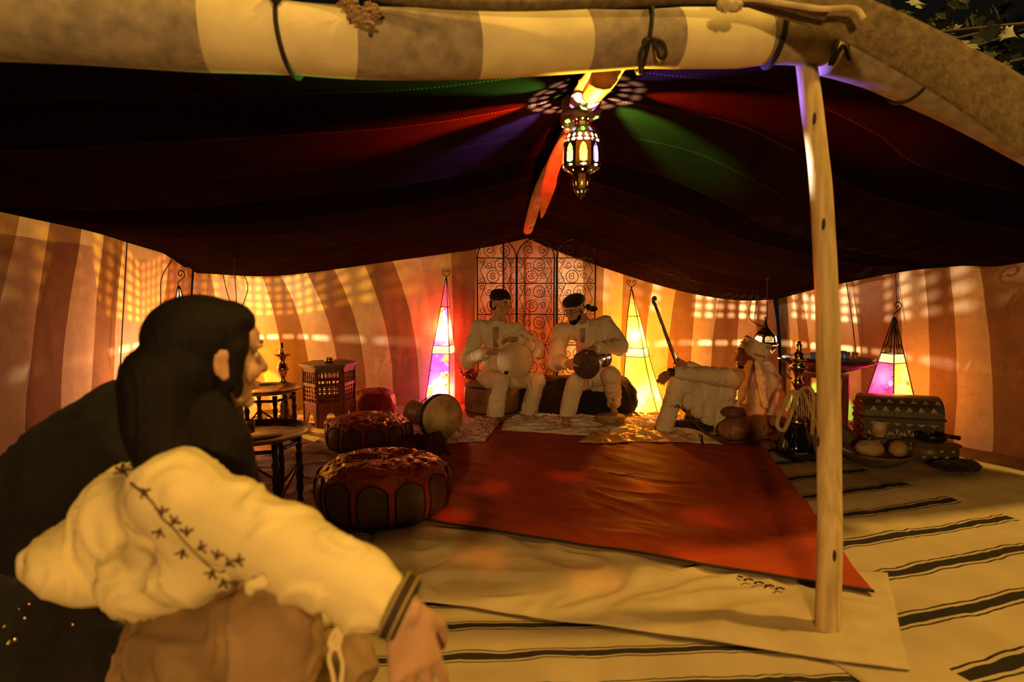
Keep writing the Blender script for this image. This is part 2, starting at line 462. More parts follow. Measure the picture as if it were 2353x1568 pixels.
def edge_z(curve, A, B, extra=0.06):
    A = V((*A, 0)); B = V((*B, 0)); d = (B - A).normalized()
    tb = sorted(((V((p.x, p.y, 0)) - A).dot(d), p.z) for p in curve)
    def f(x):
        if x <= tb[0][0]: return tb[0][1] + extra
        for k in range(len(tb) - 1):
            if x <= tb[k + 1][0]:
                u = (x - tb[k][0]) / max(1e-6, tb[k + 1][0] - tb[k][0]); return tb[k][1] * (1 - u) + tb[k + 1][1] * u + extra
        return tb[-1][1] + extra
    return f
WA, WB_, WC, WD, WE = (-3.36, 1.3), (-3.36, 6.42), (0.15, 7.04), (3.06, 6.68), (4.06, 4.35)
# left wall
bl = [(-1500, -1600), (-760, -900), (-420, -560), (-200, -310), (-90, -190), (50, -60), (122, 45), (188, 140), (240, 205), (284, 268), (388, 372), (440, 440)]
cl = [DK, LI, DK2, LI, DK, LI2, DK, LI2, DK, LI, DK]
cl = [DK, LI, DK2, LI, DK, LI2, DK2, LI, DK, LI, DK]
wall('wall_left', WA, WB_, bl, cl, edge_z(roofL, WA, WB_), ytop=540, ybot=980, curl=1.2, seed=1)
# back wall, left of the ridge and right of it
b1 = [(442, 442), (470, 500), (500, 560), (590, 655), (630, 716), (690, 783), (755, 843), (833, 905), (899, 965), (962, 990), (1036, 1040), (1096, 1092), (1158, 1158), (1180, 1180)]
c1 = [DK, LI, DK, LI, DK, LI, DK, LI, DK, LI, LI2, DK2, LI]
b1 = [(448, 442), (480, 520), (520, 590), (590, 655), (630, 716), (700, 783), (762, 843), (833, 905), (899, 965), (964, 990), (1036, 1040), (1096, 1092), (1158, 1158), (1204, 1204)]
c1 = [DK, LI, DK, LI, DK, LI, DK, LI, DK, LI, LI2, DK, LI]
c1 = [LI, DK, LI, DK, LI, DK, LI, DK, LI, LI2, DK, LI2, (0.40, 0.22, 0.16)]
b1 = [(448, 442), (480, 520), (520, 575), (600, 655), (640, 716), (700, 783), (762, 843), (833, 905), (899, 965), (964, 1000), (1036, 1045), (1096, 1092), (1158, 1158), (1204, 1204)]
c1 = [DK, LI2, LI, DK, LI, DK, LI, DK, LI, LI2, DK, LI2, (0.40, 0.22, 0.16)]
w1 = wall('wall_back', WB_, WC, b1, c1, edge_z(backL, WB_, WC), ytop=620, ybot=960, curl=2.4, seed=2)
b2 = [(1204, 1204), (1278, 1278), (1338, 1342), (1388, 1382), (1432, 1425), (1502, 1478), (1556, 1530), (1602, 1585), (1655, 1630), (1702, 1690), (1735, 1740), (1775, 1790)]
c2 = [(0.40, 0.22, 0.16), LI, DK, LI, DK, LI, DK, LI, DK, LI, DK]
wall('wall_back.001', WC, WD, b2, c2, edge_z(backR, WC, WD), ytop=650, ybot=940, curl=2.4, seed=3)
b3 = [(1788, 1788), (1806, 1812), (1824, 1835), (1845, 1862), (1868, 1890), (1905, 1925), (1955, 1975), (2064, 2070), (2120, 2128), (2180, 2195), (2248, 2282), (2345, 2385), (2460, 2500), (2700, 2760)]
c3 = [DK, LI, DK, LI, DK, LI2, DK2, LI2, DK2, LI2, DK2, LI2, DK2]
wall('wall_right', WD, WE, b3, c3, edge_z(roofR, WD, WE), ytop=640, ybot=1000, curl=1.4, seed=4)
cordm = mat('dark_cord', (0.02, 0.014, 0.01), 0.8, var=0.2, bump=0.3)
# thin seams / cords sewn down the side walls
def seam(A, B, top, mid, bot, off=0.03, r=0.006):
    ps = [wallhit(*top, A, B), wallhit(*mid, A, B), wallhit(*bot, A, B)]
    A3 = V((*A, 0)); d = (V((*B, 0)) - A3).normalized(); nn = V((d.y, -d.x, 0))
    return crom([p + nn * off for p in ps], 14), r
for k, (a, b_, c, d_, e, lab) in enumerate([
    (WA, WB_, (284, 556), (276, 700), (268, 850), 'dark seam cord on the left canvas wall'),
    (WA, WB_, (388, 598), (364, 640), (362, 700), 'curved dark cord on the left wall nearer the corner'),
    (WD, WE, (1950, 650), (1966, 760), (1974, 850), 'wavy dark cord hanging down the right wall behind the post'),
    (WD, WE, (2063, 630), (2068, 760), (2074, 900), 'straight dark seam cord on the right wall behind the small lamp')]):
    pts, r = seam(a, b_, c, d_, e)
    tag(MB().tube(pts, r * (0.6 if k in (3,) else 0.8)).build('seam_cord', cordm), lab, 'cord')

# rolled-up front flap of striped canvas, tied with cords
roll_px = [(-700, 20, 1.62, .11), (-300, 38, 1.68, .11), (0, 45, 1.78, .108), (250, 58, 1.83, .11), (450, 70, 1.88, .112), (690, 88, 1.96, .104), (900, 103, 2.06, .108), (1150, 104, 2.15, .104), (1330, 97, 2.22, .100), (1470, 92, 2.26, .094), (1560, 90, 2.29, .100), (1700, 88, 2.33, .100), (1770, 86, 2.35, .092), (1850, 92, 2.37, .088), (1900, 103, 2.39, .075)]
def roll(name, data, stripes, label, n=90):
    pts = [P(a, b, c) for a, b, c, d in data]
    cl = crom(pts, n)
    # radius and stripe index by nearest data
    xs = [p.x for p in pts]; rs = [d[3] for d in data]
    def lerp(x):
        for k in range(len(xs) - 1):
            if x <= xs[k + 1]: f = (x - xs[k]) / (xs[k + 1] - xs[k]); return rs[k] + (rs[k + 1] - rs[k]) * max(0, f)
        return rs[-1]
    N_ = 36; vs = []; fs = []; fm = []
    mats_ = [mat('roll_cream', (0.74, 0.62, 0.36), 0.9, var=0.10, scale=7, bump=0.5, bscale=160, bdist=0.003), mat('roll_taupe', (0.30, 0.235, 0.165), 0.9, var=0.2, scale=20, bump=0.5, bscale=160, bdist=0.003)]
    for k, p in enumerate(cl):
        t_ = (cl[min(k + 1, n - 1)] - cl[max(0, k - 1)]).normalized()
        a = (V((0, 0, 1)) - t_ * t_.z).normalized(); b_ = t_.cross(a)
        for i in range(N_):
            an = 2 * pi * i / N_
            r = lerp(p.x) * (1 + 0.05 * noise.noise(V((p.x * 3, cos(an) * 1.3, sin(an) * 1.3))) + 0.012 * sin(an * 3 + p.x * 4))
            vs.append(p + (a * cos(an) + b_ * sin(an)) * r)
    for k in range(n - 1):
        x = (cl[k].x + cl[k + 1].x) / 2
        idx = sum(1 for s in stripes if x > s) % 2
        for i in range(N_):
            i2 = (i + 1) % N_; fs.append((k * N_ + i, k * N_ + i2, (k + 1) * N_ + i2, (k + 1) * N_ + i)); fm.append(idx)
    fs.append(tuple(range(N_ - 1, -1, -1))); fm.append(0); fs.append(tuple((n - 1) * N_ + i for i in range(N_))); fm.append(0)
    return mesh(name, vs, fs, None, mats=mats_, fmat=fm, label=label), cl
RX = lambda px, Y: P(px, 90, Y).x
st = [RX(-900, 1.6), RX(-380, 1.66), RX(-60, 1.72), RX(-30, 1.72), RX(435, 1.83), RX(787, 1.93), RX(1088, 2.06), RX(1350, 2.14), RX(1562, 2.22), RX(1764, 2.28)]
st = [RX(-380, 1.66), RX(435, 1.80), RX(787, 1.93), RX(1088, 2.06), RX(1350, 2.14), RX(1562, 2.22), RX(1764, 2.28)]
ro, rcl = roll('rolled_awning', roll_px, st, None, n=200)
# stripes alternate taupe / cream, beginning taupe at the left of the picture
for p in ro.data.polygons: p.material_index = 1 - p.material_index if len(st) % 2 == 0 else p.material_index
tag(ro, 'thick rolled-up canvas with cream and taupe stripes tied along the tent front', 'awning')
ro2, cl_2 = roll('rolled_awning', [(1895, 118, 2.44, .085), (1960, 130, 2.52, .095), (2060, 165, 2.60, .10), (2200, 235, 2.74, .092), (2353, 322, 2.93, .088), (2500, 410, 3.12, .085)], [1.0, 2.6, 3.0, 3.3], None, n=100)  # long taupe stripe puts this roll's shade into its colour
tag(ro2, 'rolled canvas continuing down to the right beyond the wooden post, shade painted in taupe', 'awning')
def tie(px, Y, r, tilt=0.0, wobble=0.0, thick=0.006):
    cx = min(rcl, key=lambda p: abs((p.x / p.y) - (px - 1176.5) / FPX * 1.0))
    pts = []
    for k in range(28):
        a = 2 * pi * k / 28
        pts.append(cx + V((tilt * cos(a) + 0.01 * sin(2 * a) * wobble, -sin(a) * r, cos(a) * r)))
    return pts, cx
for k, (px, r, tilt, th) in enumerate([(690, .116, -.008, .007), (1470, .107, .012, .009), (1755, .101, .014, .011)]):
    pts, cx = tie(px, 0, r, tilt, thick=th)
    mb = MB(); mb.tube(pts, th, close=True, n=6)
    if k == 0:
        mb.tube(crom([cx + V((-.10, -.07, .10)), cx + V((-.03, -.09, .085)), cx + V((0, -.115, .05)), cx + V((.015, -.125, .065))], 12), th * .9)
        mb.ell(cx + V((0, -.105, .07)), .016)
    if k == 1:
        mb.ell(cx + V((-.012, -.095, -.045)), .017)
        mb.tube(crom([cx + V((0.00, -.11, -.04)), cx + V((.04, -.115, -.055)), cx + V((.05, -.112, -.095)), cx + V((.03, -.11, -.105)), cx + V((.022, -.112, -.08)), cx + V((.01, -.112, -.05))], 20), th * .85)
        mb.tube(crom([cx + V((-.01, -.11, -.04)), cx + V((-.035, -.108, -.085)), cx + V((-.03, -.09, -.15))], 10), th * .8)
    mb.build('tie_cord', cordm, ro)
mb = MB(); c0 = P(1915, 118, 2.42)
mb.tube(crom([c0 + V((-.03, -.10, .05)), c0 + V((-.05, -.11, -.03)), c0 + V((-.06, -.10, -.09)), c0 + V((-.02, -.11, -.02)), c0 + V((.01, -.10, -.07)), c0 + V((.0, -.09, .04)), c0 + V((.05, -.08, .055))], 40), .0085, n=6)
mb.build('tie_cord', cordm, ro2)
k2 = min(range(1, 99), key=lambda k: (cl_2[k] - P(2085, 175, 2.63)).length); t2_ = (cl_2[k2 + 1] - cl_2[k2 - 1]).normalized(); q2_ = V((0, 0, 1)).rotation_difference(t2_)
MB().tube([cl_2[k2] + q2_ @ V((cos(a) * .106, sin(a) * .106, 0)) for a in [2 * pi * k / 28 for k in range(28)]], .007, close=True, n=6).build('tie_cord', cordm, ro2)

# front post of debarked wood
woodm = mat('debarked_pole', (0.52, 0.37, 0.17), 0.55, var=0.16, scale=3.0, stretch=(14, 14, 1.2), bump=0.4, bscale=10, dark=(0.34, 0.22, 0.10), spec=0.4)
pc = crom([P(1902, 1462, 2.185), P(1906, 1250, 2.22), P(1905, 1000, 2.3), P(1900, 700, 2.3), P(1885, 420, 2.34), P(1862, 220, 2.39), P(1853, 148, 2.41)], 60)
pc[0].z = min(pc[0].z, 0.0)
vs = []; fs = []; NN = 22
for k, p in enumerate(pc):
    f = k / 59; r = 0.046 - 0.008 * f + 0.004 * noise.noise(V((0, 0, f * 9)))
    for i in range(NN):
        a = 2 * pi * i / NN; rr = r * (1 + .05 * noise.noise(V((cos(a), sin(a), f * 8))))
        vs.append(p + V((cos(a) * rr, sin(a) * rr, 0)))
for k in range(59):
    for i in range(NN): fs.append((k * NN + i, k * NN + (i + 1) % NN, (k + 1) * NN + (i + 1) % NN, (k + 1) * NN + i))
fs.append(tuple(range(NN - 1, -1, -1))); fs.append(tuple(59 * NN + i for i in range(NN)))
post = mesh('tent_post', vs, fs, woodm); tag(post, 'pale debarked wooden post holding up the rolled canvas at the right', 'post')
kn = mat('wood_knot', (0.05, 0.028, 0.014), 0.8, bump=0)
for (kx, ky) in ((1872, 272), (1893, 515), (1918, 1278), (1880, 1015)):
    c = min(pc, key=lambda q: (q - P(kx, ky, 2.3)).length)
    c2 = P(kx, ky, c.y - 0.043); MB().ell(c2, (.006, .006, .022)).build('knot', kn, post)

# woven strap / guy band leaving the corner over the right of the picture
sm_ = mat('woven_band', (0.19, 0.135, 0.065), 0.95, var=0.3, scale=40, bump=1.0, bscale=90, bdist=0.006)
sp = crom([P(1640, -60, 2.05), P(1800, -10, 2.05), P(1920, 28, 2.0), P(2050, 88, 1.9), P(2200, 170, 1.78), P(2353, 268, 1.66), P(2600, 440, 1.5)], 60)
vs = []; fs = []
for k, p in enumerate(sp):
    t_ = (sp[min(k + 1, 59)] - sp[max(0, k - 1)]).normalized(); up = (V((0, -.25, 1)) - t_ * V((0, -.25, 1)).dot(t_)).normalized(); nn = t_.cross(up)
    wd = 0.058 + 0.016 * k / 59
    for i in range(13):
        f = -1 + 2 * i / 12
        vs.append(p + up * wd * f + nn * (0.012 * (1 - f * f) + 0.003 * sin(k * 2.1 + i * 1.5)))
    for i in range(13):
        f = 1 - 2 * i / 12
        vs.append(p + up * wd * f - nn * (0.006 + 0.002 * sin(k)))
for k in range(59):
    for i in range(26): fs.append((k * 26 + i, k * 26 + (i + 1) % 26, (k + 1) * 26 + (i + 1) % 26, (k + 1) * 26 + i))
tag(mesh('guy_band', vs, fs, sm_), 'wide woven wool guy band slanting down past the upper right corner', 'band')
sp = crom([P(700, -60, 1.9), P(900, -5, 1.95), P(1150, 12, 2.0), P(1400, 5, 2.05), P(1600, -5, 2.05), P(1760, 0, 2.02), P(1900, 35, 1.97)], 50)
tag(MB().tube(sp, [.026] * 50, n=10, flat=0.6).build('ridge_band', mat('woven_band_dark', (0.15, 0.11, 0.06), 0.95, var=0.3, scale=40, bump=0.8, bscale=90)), 'brown woven band lying along the top of the rolled canvas', 'band')
sp = crom([P(1660, 8, 2.02), P(1720, -2, 2.0), P(1800, 8, 1.98), P(1880, 20, 1.93), P(1960, 20, 1.88), P(1985, 45, 1.86)], 40)
tag(MB().tube(sp, .009, n=6).build('tie_rope', mat('cream_rope', (0.55, 0.43, 0.24), .9, var=.2, bump=.6)), 'thin cream rope twisted over the top of the rolled canvas near the post', 'rope')
# pompom tassel bunch
tm = mat('tassel_wool', (0.30, 0.17, 0.07), .95, var=.3, scale=60, bump=1.0, bscale=200, sheen=.3)
tas = thing('wool_tassel', 'bunch of brown wool pompoms hanging over the rolled canvas', 'tassel', P(822, 10, 1.86))
random.seed(3)
for k in range(9):
    c = P(790 + 70 * random.random(), 2 + 50 * random.random(), 1.86 + .03 * random.random()); mb = MB()
    for q in range(26):
        d_ = V((random.gauss(0, 1), random.gauss(0, 1), random.gauss(0, 1))).normalized()
        mb.cap(c, .008, c + d_ * .020, .004, n=6)
    mb.build('pompom', tm, tas)
tag(remesh(MB().ell(P(1670, 12, 2.0), (.035, .02, .02)).ell(P(1690, 14, 2.0), (.02, .02, .018)), 'rope_knot', mat('cream_rope', (0.55, 0.43, 0.24)), voxel=.004, fold=.006, fscale=.02), 'lumpy cream rope knot on top of the rolled canvas near the middle cord', 'knot')

# ridge beam, its pole and the cloth wound round the crossing
beamm = mat('ridge_wood', (0.34, 0.17, 0.09), .6, var=.3, scale=4, stretch=(3, 1, 3), bump=.3)
rb = thing('ridge_beam', 'long dark wooden ridge beam running back under the tent roof', 'beam', P(1340, 260, 3.4))
bc = crom([P(1392, 150, 2.62), P(1340, 232, 3.35), P(1290, 330, 4.1), P(1240, 430, 5.2), P(1212, 520, 6.6)], 40)
bc = [p + V((0, 0, -.045)) for p in bc]
MB().tube(bc, [.055] * 40, n=10, flat=.8).build('beam', beamm, rb)
wrap = mat('wound_cloth', (0.20, 0.08, 0.035), .85, var=.3, bump=.5)
c0 = P(1335, 252, 3.3); mb = MB()
for k in range(7):
    z = -.05 + .018 * k
    mb.tube([c0 + V((cos(a) * (.085 + .006 * sin(k * 2 + a)), sin(a) * .075, z + .02 * cos(a) + .008 * sin(2 * a + k))) for a in [2 * pi * i / 20 for i in range(20)]], .018, close=True, n=7)
mb.build('wound_cloth', wrap, rb)
def ribbon(pts, wd, name, m, parent, lab=None, up=V((1, 0, 0))):
    pts = crom(pts, 30); vs = []; fs = []
    for k, p in enumerate(pts):
        a = up * (wd[0] + (wd[1] - wd[0]) * abs(sin(pi * k / 29)))
        tw = noise.noise(V((k * .12, 0, 4))) * .8
        a = Matrix.Rotation(tw, 3, 'Z') @ a
        for i in range(5):
            vs.append(p + a * (i / 2 - 1) + V((0, 0, .006 * sin(i * 1.7 + k * .3))))
    for k in range(29):
        for i in range(4): fs.append((k * 5 + i, k * 5 + i + 1, k * 5 + 6 + i, k * 5 + 5 + i))
    o = mesh(name, vs, fs, m, parent, label=lab); s_ = o.modifiers.new('t', 'SOLIDIFY'); s_.thickness = .003; return o
oc = mat('orange_lining', (0.48, 0.20, 0.06), .8, var=.15, bump=.4)
r1 = ribbon([P(1300, 305, 3.5), P(1283, 350, 3.9), P(1262, 420, 4.5), P(1245, 500, 5.4)], (.01, .055), 'loose_ribbon', oc, None)
tag(r1, 'glowing orange strip of loose cloth hanging along the ridge beam', 'cloth')
r2 = ribbon([P(1440, 148, 2.5), P(1405, 190, 2.75), P(1375, 225, 3.0), P(1352, 262, 3.25)], (.008, .025), 'loose_ribbon', mat('pale_lining', (.42, .30, .16), .6), None)
tag(r2, 'twisted pale cloth strip between lantern and rolled canvas', 'cloth')
r3 = ribbon([P(1372, 160, 2.6), P(1345, 200, 2.9), P(1322, 245, 3.2)], (.03, .05), 'loose_ribbon', mat('red_lining', (.22, .05, .02), .7), None)
tag(r3, 'red cloth strip on the ridge beam just above the lantern', 'cloth')
bp_ = MB().tube(crom([P(1216, 985, 6.72) * 1.0, P(1218, 800, 6.72), P(1216, 620, 6.72), P(1215, 556, 6.72)], 20), [.035] * 20, n=12).build('tent_post', mat('red_pole', (.42, .16, .09), .5, var=.3, stretch=(10, 10, 1)))
tag(bp_, 'straight wooden post behind the iron screen at the back of the tent', 'post')

# leaves of a tree outside, upper right
lm = mat('leaf_green', (0.018, 0.026, 0.008), .5, var=.5, scale=8, bump=.2, spec=.4)
tr = thing('tree', 'dark leafy tree in the night outside, upper right corner', 'tree', (5.2, 5.0, 0))
MB().tube(crom([(5.2, 5.0, 0), (5.1, 5.1, 1.5), (4.6, 4.8, 3.2), (4.0, 4.6, 4.2)], 20), [.12 - .004 * k for k in range(20)], n=10).build('trunk', mat('bark', (.05, .035, .02), .9, bump=.8), tr)
random.seed(11)
for k in range(8):
    MB().tube(crom([(4.6, 4.8, 3.1), V((4.2 + .2 * k, 4.5, 3.2 + .1 * (k % 3))), P(1990 + 60 * k, 90 + 30 * (k % 4), 4.4 + .1 * (k % 3))], 8), [.03 - .003 * q for q in range(8)], n=6).build('branch', mat('bark', (.05, .035, .02)), tr)
lv = MB()
outl = [(0, 0), (.25, .16), (.12, .34), (.5, .32), (.42, .5), (.78, .62), (.5, .7), (.3, .85), (0, 1.15)]
outl = outl + [(-x, y) for x, y in outl[-2:0:-1]]
lvs = [V((x, 0.08 * abs(x), y)) for x, y in outl]
leafme = None
for k in range(300):
    s_ = .06 + .06 * random.random()
    c = P(1960 + 480 * random.random(), -60 + 440 * random.random(), 4.0 + 1.2 * random.random())
    if c.z < 2.2: continue
    R = Matrix.Rotation(random.random() * 6.28, 3, 'Y') @ Matrix.Rotation(random.uniform(-.8, .8), 3, 'X') @ Matrix.Rotation(random.uniform(-.7, .7), 3, 'Z')
    if leafme is None:
        o = mesh('leaf', lvs, [tuple(range(len(lvs)))], lm, None, smooth=False); leafme = o.data; o.parent = tr
    else:
        o = bpy.data.objects.new('leaf', leafme); C.objects.link(o); o.parent = tr
    o.matrix_parent_inverse = Matrix.Translation(tr.location).inverted()
    o.location = c; o.rotation_euler = R.to_euler(); o.scale = (s_, s_, s_)

# ================================================= RUGS AND CLOTHS ON THE SAND
def rug(name, quad, layer, m, label, cat='rug', nu=60, nv=60, wav=0.012, wr=0.006, wscale=5.0, seed=0, stretch=(1, 1), ang=0.0, edge=0.01, uvdir=None, thick=0.004, fold=None):
    a, b_, c, d = [V((p[0], p[1], 0)) for p in quad]   # near-left, near-right, far-right, far-left
    vs = []; uv = []
    for j in range(nv + 1):
        v = j / nv
        for i in range(nu + 1):
            u = i / nu
            p = (a * (1 - u) + b_ * u) * (1 - v) + (d * (1 - u) + c * u) * v
            e = min(u, 1 - u, v, 1 - v)
            p += V((noise.noise(V((p.x * 3, p.y * 3, seed))), noise.noise(V((p.x * 3, p.y * 3, seed + 7))), 0)) * wav
            x = p.x * cos(ang) + p.y * sin(ang); y = -p.x * sin(ang) + p.y * cos(ang)
            q1 = noise.noise(V((x * wscale * stretch[0], y * wscale * stretch[1], seed)))
            q2 = noise.noise(V((x * wscale * stretch[0] * 2.1 + q1 * 2, y * wscale * stretch[1] * 2.1, seed + 5)))
            h = (1 - min(1, abs(q2) * 3)) * wr + abs(q1) * wr * 1.2
            if fold: h += fold(p)
            p.z = Hc(p.x, p.y) + layer + h * min(1, e * 12 + 0.15)
            vs.append(p)
            if uvdir: uv.append(((p - V((*uvdir[0], 0))).dot(V((cos(uvdir[1]), sin(uvdir[1]), 0))), (p - V((*uvdir[0], 0))).dot(V((-sin(uvdir[1]), cos(uvdir[1]), 0)))))
            else: uv.append((u, v))
    fs = [(j * (nu + 1) + i, j * (nu + 1) + i + 1, (j + 1) * (nu + 1) + i + 1, (j + 1) * (nu + 1) + i) for j in range(nv) for i in range(nu)]
    o = mesh(name, vs, fs, m, uv=uv)
    s_ = o.modifiers.new('t', 'SOLIDIFY'); s_.thickness = thick; s_.offset = -1
    tag(o, label, cat); return o
def stripemat(name, base, stripe, period, first, core, thin, gap, ulim=None, smear=0.01, var=.12):
    m, t, b, o = nt(name)
    uvn = N(t, 'ShaderNodeUVMap'); tc = N(t, 'ShaderNodeTexCoord')
    nz = N(t, 'ShaderNodeTexNoise', Scale=5.0, Detail=3.0); t.links.new(tc.outputs['Object'], nz.inputs['Vector'])
    sep = N(t, 'ShaderNodeSeparateXYZ'); t.links.new(uvn.outputs[0], sep.inputs[0])
    ma = N(t, 'ShaderNodeMath', operation='MULTIPLY_ADD'); ma.inputs[1].default_value = smear * 4; t.links.new(nz.outputs[0], ma.inputs[0]); t.links.new(sep.outputs[1], ma.inputs[2])
    s1 = N(t, 'ShaderNodeMath', operation='SUBTRACT'); s1.inputs[1].default_value = first - period / 2 + smear * 2; t.links.new(ma.outputs[0], s1.inputs[0])
    fm = N(t, 'ShaderNodeMath', operation='FLOORED_MODULO'); fm.inputs[1].default_value = period; t.links.new(s1.outputs[0], fm.inputs[0])
    s2 = N(t, 'ShaderNodeMath', operation='SUBTRACT'); s2.inputs[1].default_value = period / 2; t.links.new(fm.outputs[0], s2.inputs[0])
    ab = N(t, 'ShaderNodeMath', operation='ABSOLUTE'); t.links.new(s2.outputs[0], ab.inputs[0])
    r = N(t, 'ShaderNodeValToRGB'); r.color_ramp.interpolation = 'CONSTANT'
    dv = N(t, 'ShaderNodeMath', operation='DIVIDE'); dv.inputs[1].default_value = period / 2; t.links.new(ab.outputs[0], dv.inputs[0]); t.links.new(dv.outputs[0], r.inputs[0])
    el = r.color_ramp.elements; h = period / 2
    el[0].position = 0; el[0].color = (1, 1, 1, 1); el[1].position = core / 2 / h; el[1].color = (0, 0, 0, 1)
    e = el.new((core / 2 + gap) / h); e.color = (1, 1, 1, 1); e = el.new((core / 2 + gap + thin) / h); e.color = (0, 0, 0, 1)
    fac = r.outputs[0]
    if ulim:
        g1 = N(t, 'ShaderNodeMath', operation='GREATER_THAN'); g1.inputs[1].default_value = ulim[0]
        g2 = N(t, 'ShaderNodeMath', operation='LESS_THAN'); g2.inputs[1].default_value = ulim[1]
        t.links.new(sep.outputs[0], g1.inputs[0]); t.links.new(sep.outputs[0], g2.inputs[0])
        m1 = N(t, 'ShaderNodeMath', operation='MULTIPLY'); t.links.new(g1.outputs[0], m1.inputs[0]); t.links.new(g2.outputs[0], m1.inputs[1])
        m2 = N(t, 'ShaderNodeMath', operation='MULTIPLY'); t.links.new(m1.outputs[0], m2.inputs[0]); t.links.new(fac, m2.inputs[1]); fac = m2.outputs[0]
    n2 = N(t, 'ShaderNodeTexNoise', Scale=3.0, Detail=6.0); t.links.new(tc.outputs['Object'], n2.inputs['Vector'])
    rb_ = N(t, 'ShaderNodeValToRGB'); rb_.color_ramp.elements[0].position = .3; rb_.color_ramp.elements[1].position = .7
    rb_.color_ramp.elements[0].color = (*[x * (1 - var * 1.8) for x in base], 1); rb_.color_ramp.elements[1].color = (*base, 1)
    t.links.new(n2.outputs[0], rb_.inputs[0])
    mx = N(t, 'ShaderNodeMixRGB'); mx.inputs[2].default_value = (*stripe, 1); t.links.new(fac, mx.inputs[0]); t.links.new(rb_.outputs[0], mx.inputs[1])
    t.links.new(mx.outputs[0], b.inputs['Base Color']); b.inputs['Roughness'].default_value = .95; b.inputs['Specular IOR Level'].default_value = .1
    n3 = N(t, 'ShaderNodeTexNoise', Scale=220.0); t.links.new(tc.outputs['Object'], n3.inputs['Vector'])
    bp = N(t, 'ShaderNodeBump', Strength=.5, Distance=.003); t.links.new(n3.outputs[0], bp.inputs['Height']); t.links.new(bp.outputs[0], b.inputs['Normal'])
    MATS[name] = m; return m
g2 = lambda x, y: tuple(G(x, y).xy)
CREAM = (0.46, 0.35, 0.20)
O1 = g2(2075, 1480); A1 = radians(18)
def loc(O, A, u, v): return (O[0] + cos(A) * u - sin(A) * v, O[1] + sin(A) * u + cos(A) * v)
smR = stripemat('blanket_stripes_right', CREAM, (.025, .02, .014), .315, .09, .050, .009, .014, ulim=(-.02, 1.68))
rug('striped_blanket', uvdir=(O1, A1), quad=[loc(O1, A1, -.35, -.35), loc(O1, A1, 2.9, -.35), loc(O1, A1, 2.6, 2.9), loc(O1, A1, -.4, 2.9)], layer=.014, m=smR, label='cream wool blanket with black stripes spread right of the wooden post', wr=.007, wscale=2.2, seed=3, stretch=(2.2, .7), nu=90, nv=90)
O2 = g2(900, 1452); A2 = radians(3)
smF = stripemat('blanket_stripes_front', CREAM, (.03, .022, .015), .19, .0, .032, .006, .009, smear=.010)
rug('striped_blanket', uvdir=(O2, A2), quad=[loc(O2, A2, -1.6, -1.2), loc(O2, A2, 3.2, -1.2), loc(O2, A2, 1.7, .25), loc(O2, A2, -1.4, .55)], layer=.004, m=smF, label='cream wool blanket with black stripes in the foreground beside the crouching man', wr=.006, wscale=2.4, seed=5, nu=120, nv=60)
cm = mat('cream_wool', CREAM, .95, var=.12, scale=4, bump=.5, bscale=220, spec=.1)
rug('cream_blanket', [g2(820, 1372), g2(2090, 1560), g2(2040, 1330), g2(880, 1180)], .026, cm, 'plain cream wool blanket under the red cloth with the post standing on it', wr=.018, wscale=2.0, seed=9, nu=130, nv=70)
MBz = MB()
for k in range(9):
    c = G(1700 + 12 * k, 1350 + 3.2 * k + (4 if k % 2 else 0)); c.z = Hc(c.x, c.y) + .050
    MBz.box(c, (.022, .008, .004), Matrix.Rotation(radians(40 if k % 2 else -40), 3, 'Z'))
tag(MBz.build('embroidered_mark', cordm), 'small black zigzag embroidery on the cream blanket below the red cloth', 'embroidery')
redm = mat('red_cloth', (0.33, 0.045, 0.010), .6, var=.12, scale=3, bump=.35, bscale=140, spec=.15, sheen=.0)
mq = [g2(905, 1208), g2(2008, 1392), g2(1748, 1036), g2(1075, 985)]
red = rug('floor_cloth', mq, .056, redm, 'large rust red cloth spread over the middle of the tent floor', wr=.009, wscale=2.0, seed=2, stretch=(.6, 1.5), ang=radians(-38), nu=150, nv=150, wav=.02)
bpts = [V((*mq[0], 0)).lerp(V((*mq[1], 0)), k / 60) for k in range(61)]
for p in bpts:
    p += V((noise.noise(V((p.x * 3, p.y * 3, 2))), noise.noise(V((p.x * 3, p.y * 3, 9))), 0)) * .02; p.z = Hc(p.x, p.y) + .060
MB().tube(bpts, .010, n=6, flat=.6).build('dark_hem', cordm, red)
tag(MB().tube([G(1315 + 13 * k, 1100 + 1.6 * k + 3 * sin(k)) + V((0, 0, .070 + .003 * sin(k * 2))) for k in range(12)], [.004 + .010 * sin(pi * k / 11) for k in range(12)], n=6, flat=.25).build('woven_motif', mat('brown_motif', (.12, .05, .02), .9, bump=.5)), 'small brown leaf-shaped motif in the middle of the red cloth', 'motif')
pinkm = stripemat('pale_rug_left', (.62, .50, .44), (.10, .06, .05), .33, .05, .02, .006, .02, var=.25)
rug('pale_rug', [g2(330, 1420), g2(930, 1330), g2(1150, 965), g2(620, 955)], .012, pinkm, 'pale rug with thin dark lines under the leather poufs', wr=.018, wscale=2.5, seed=12, nu=90, nv=90, uvdir=(g2(600, 1200), .1))
wcm = mat('white_cotton', (.74, .66, .52), .85, var=.1, bump=.4)
rug('white_cloth', [g2(1150, 1004), g2(1660, 1040), g2(1590, 985), g2(1170, 968)], .064, wcm, 'crumpled white cotton cloth under the feet of the two drummers', 'cloth', wr=.03, wscale=4, seed=21, stretch=(.6, 2))
rug('lace_cloth', [g2(1020, 1040), g2(1115, 1030), g2(1150, 985), g2(1075, 975)], .062, mat('lace', (.85, .62, .58), .9, var=.3, scale=60, bump=1, bscale=80, dark=(.4, .1, .1)), 'small lacy white cloth on the floor beside the big drum', 'cloth', wr=.035, wscale=5, seed=22, nu=40, nv=40)
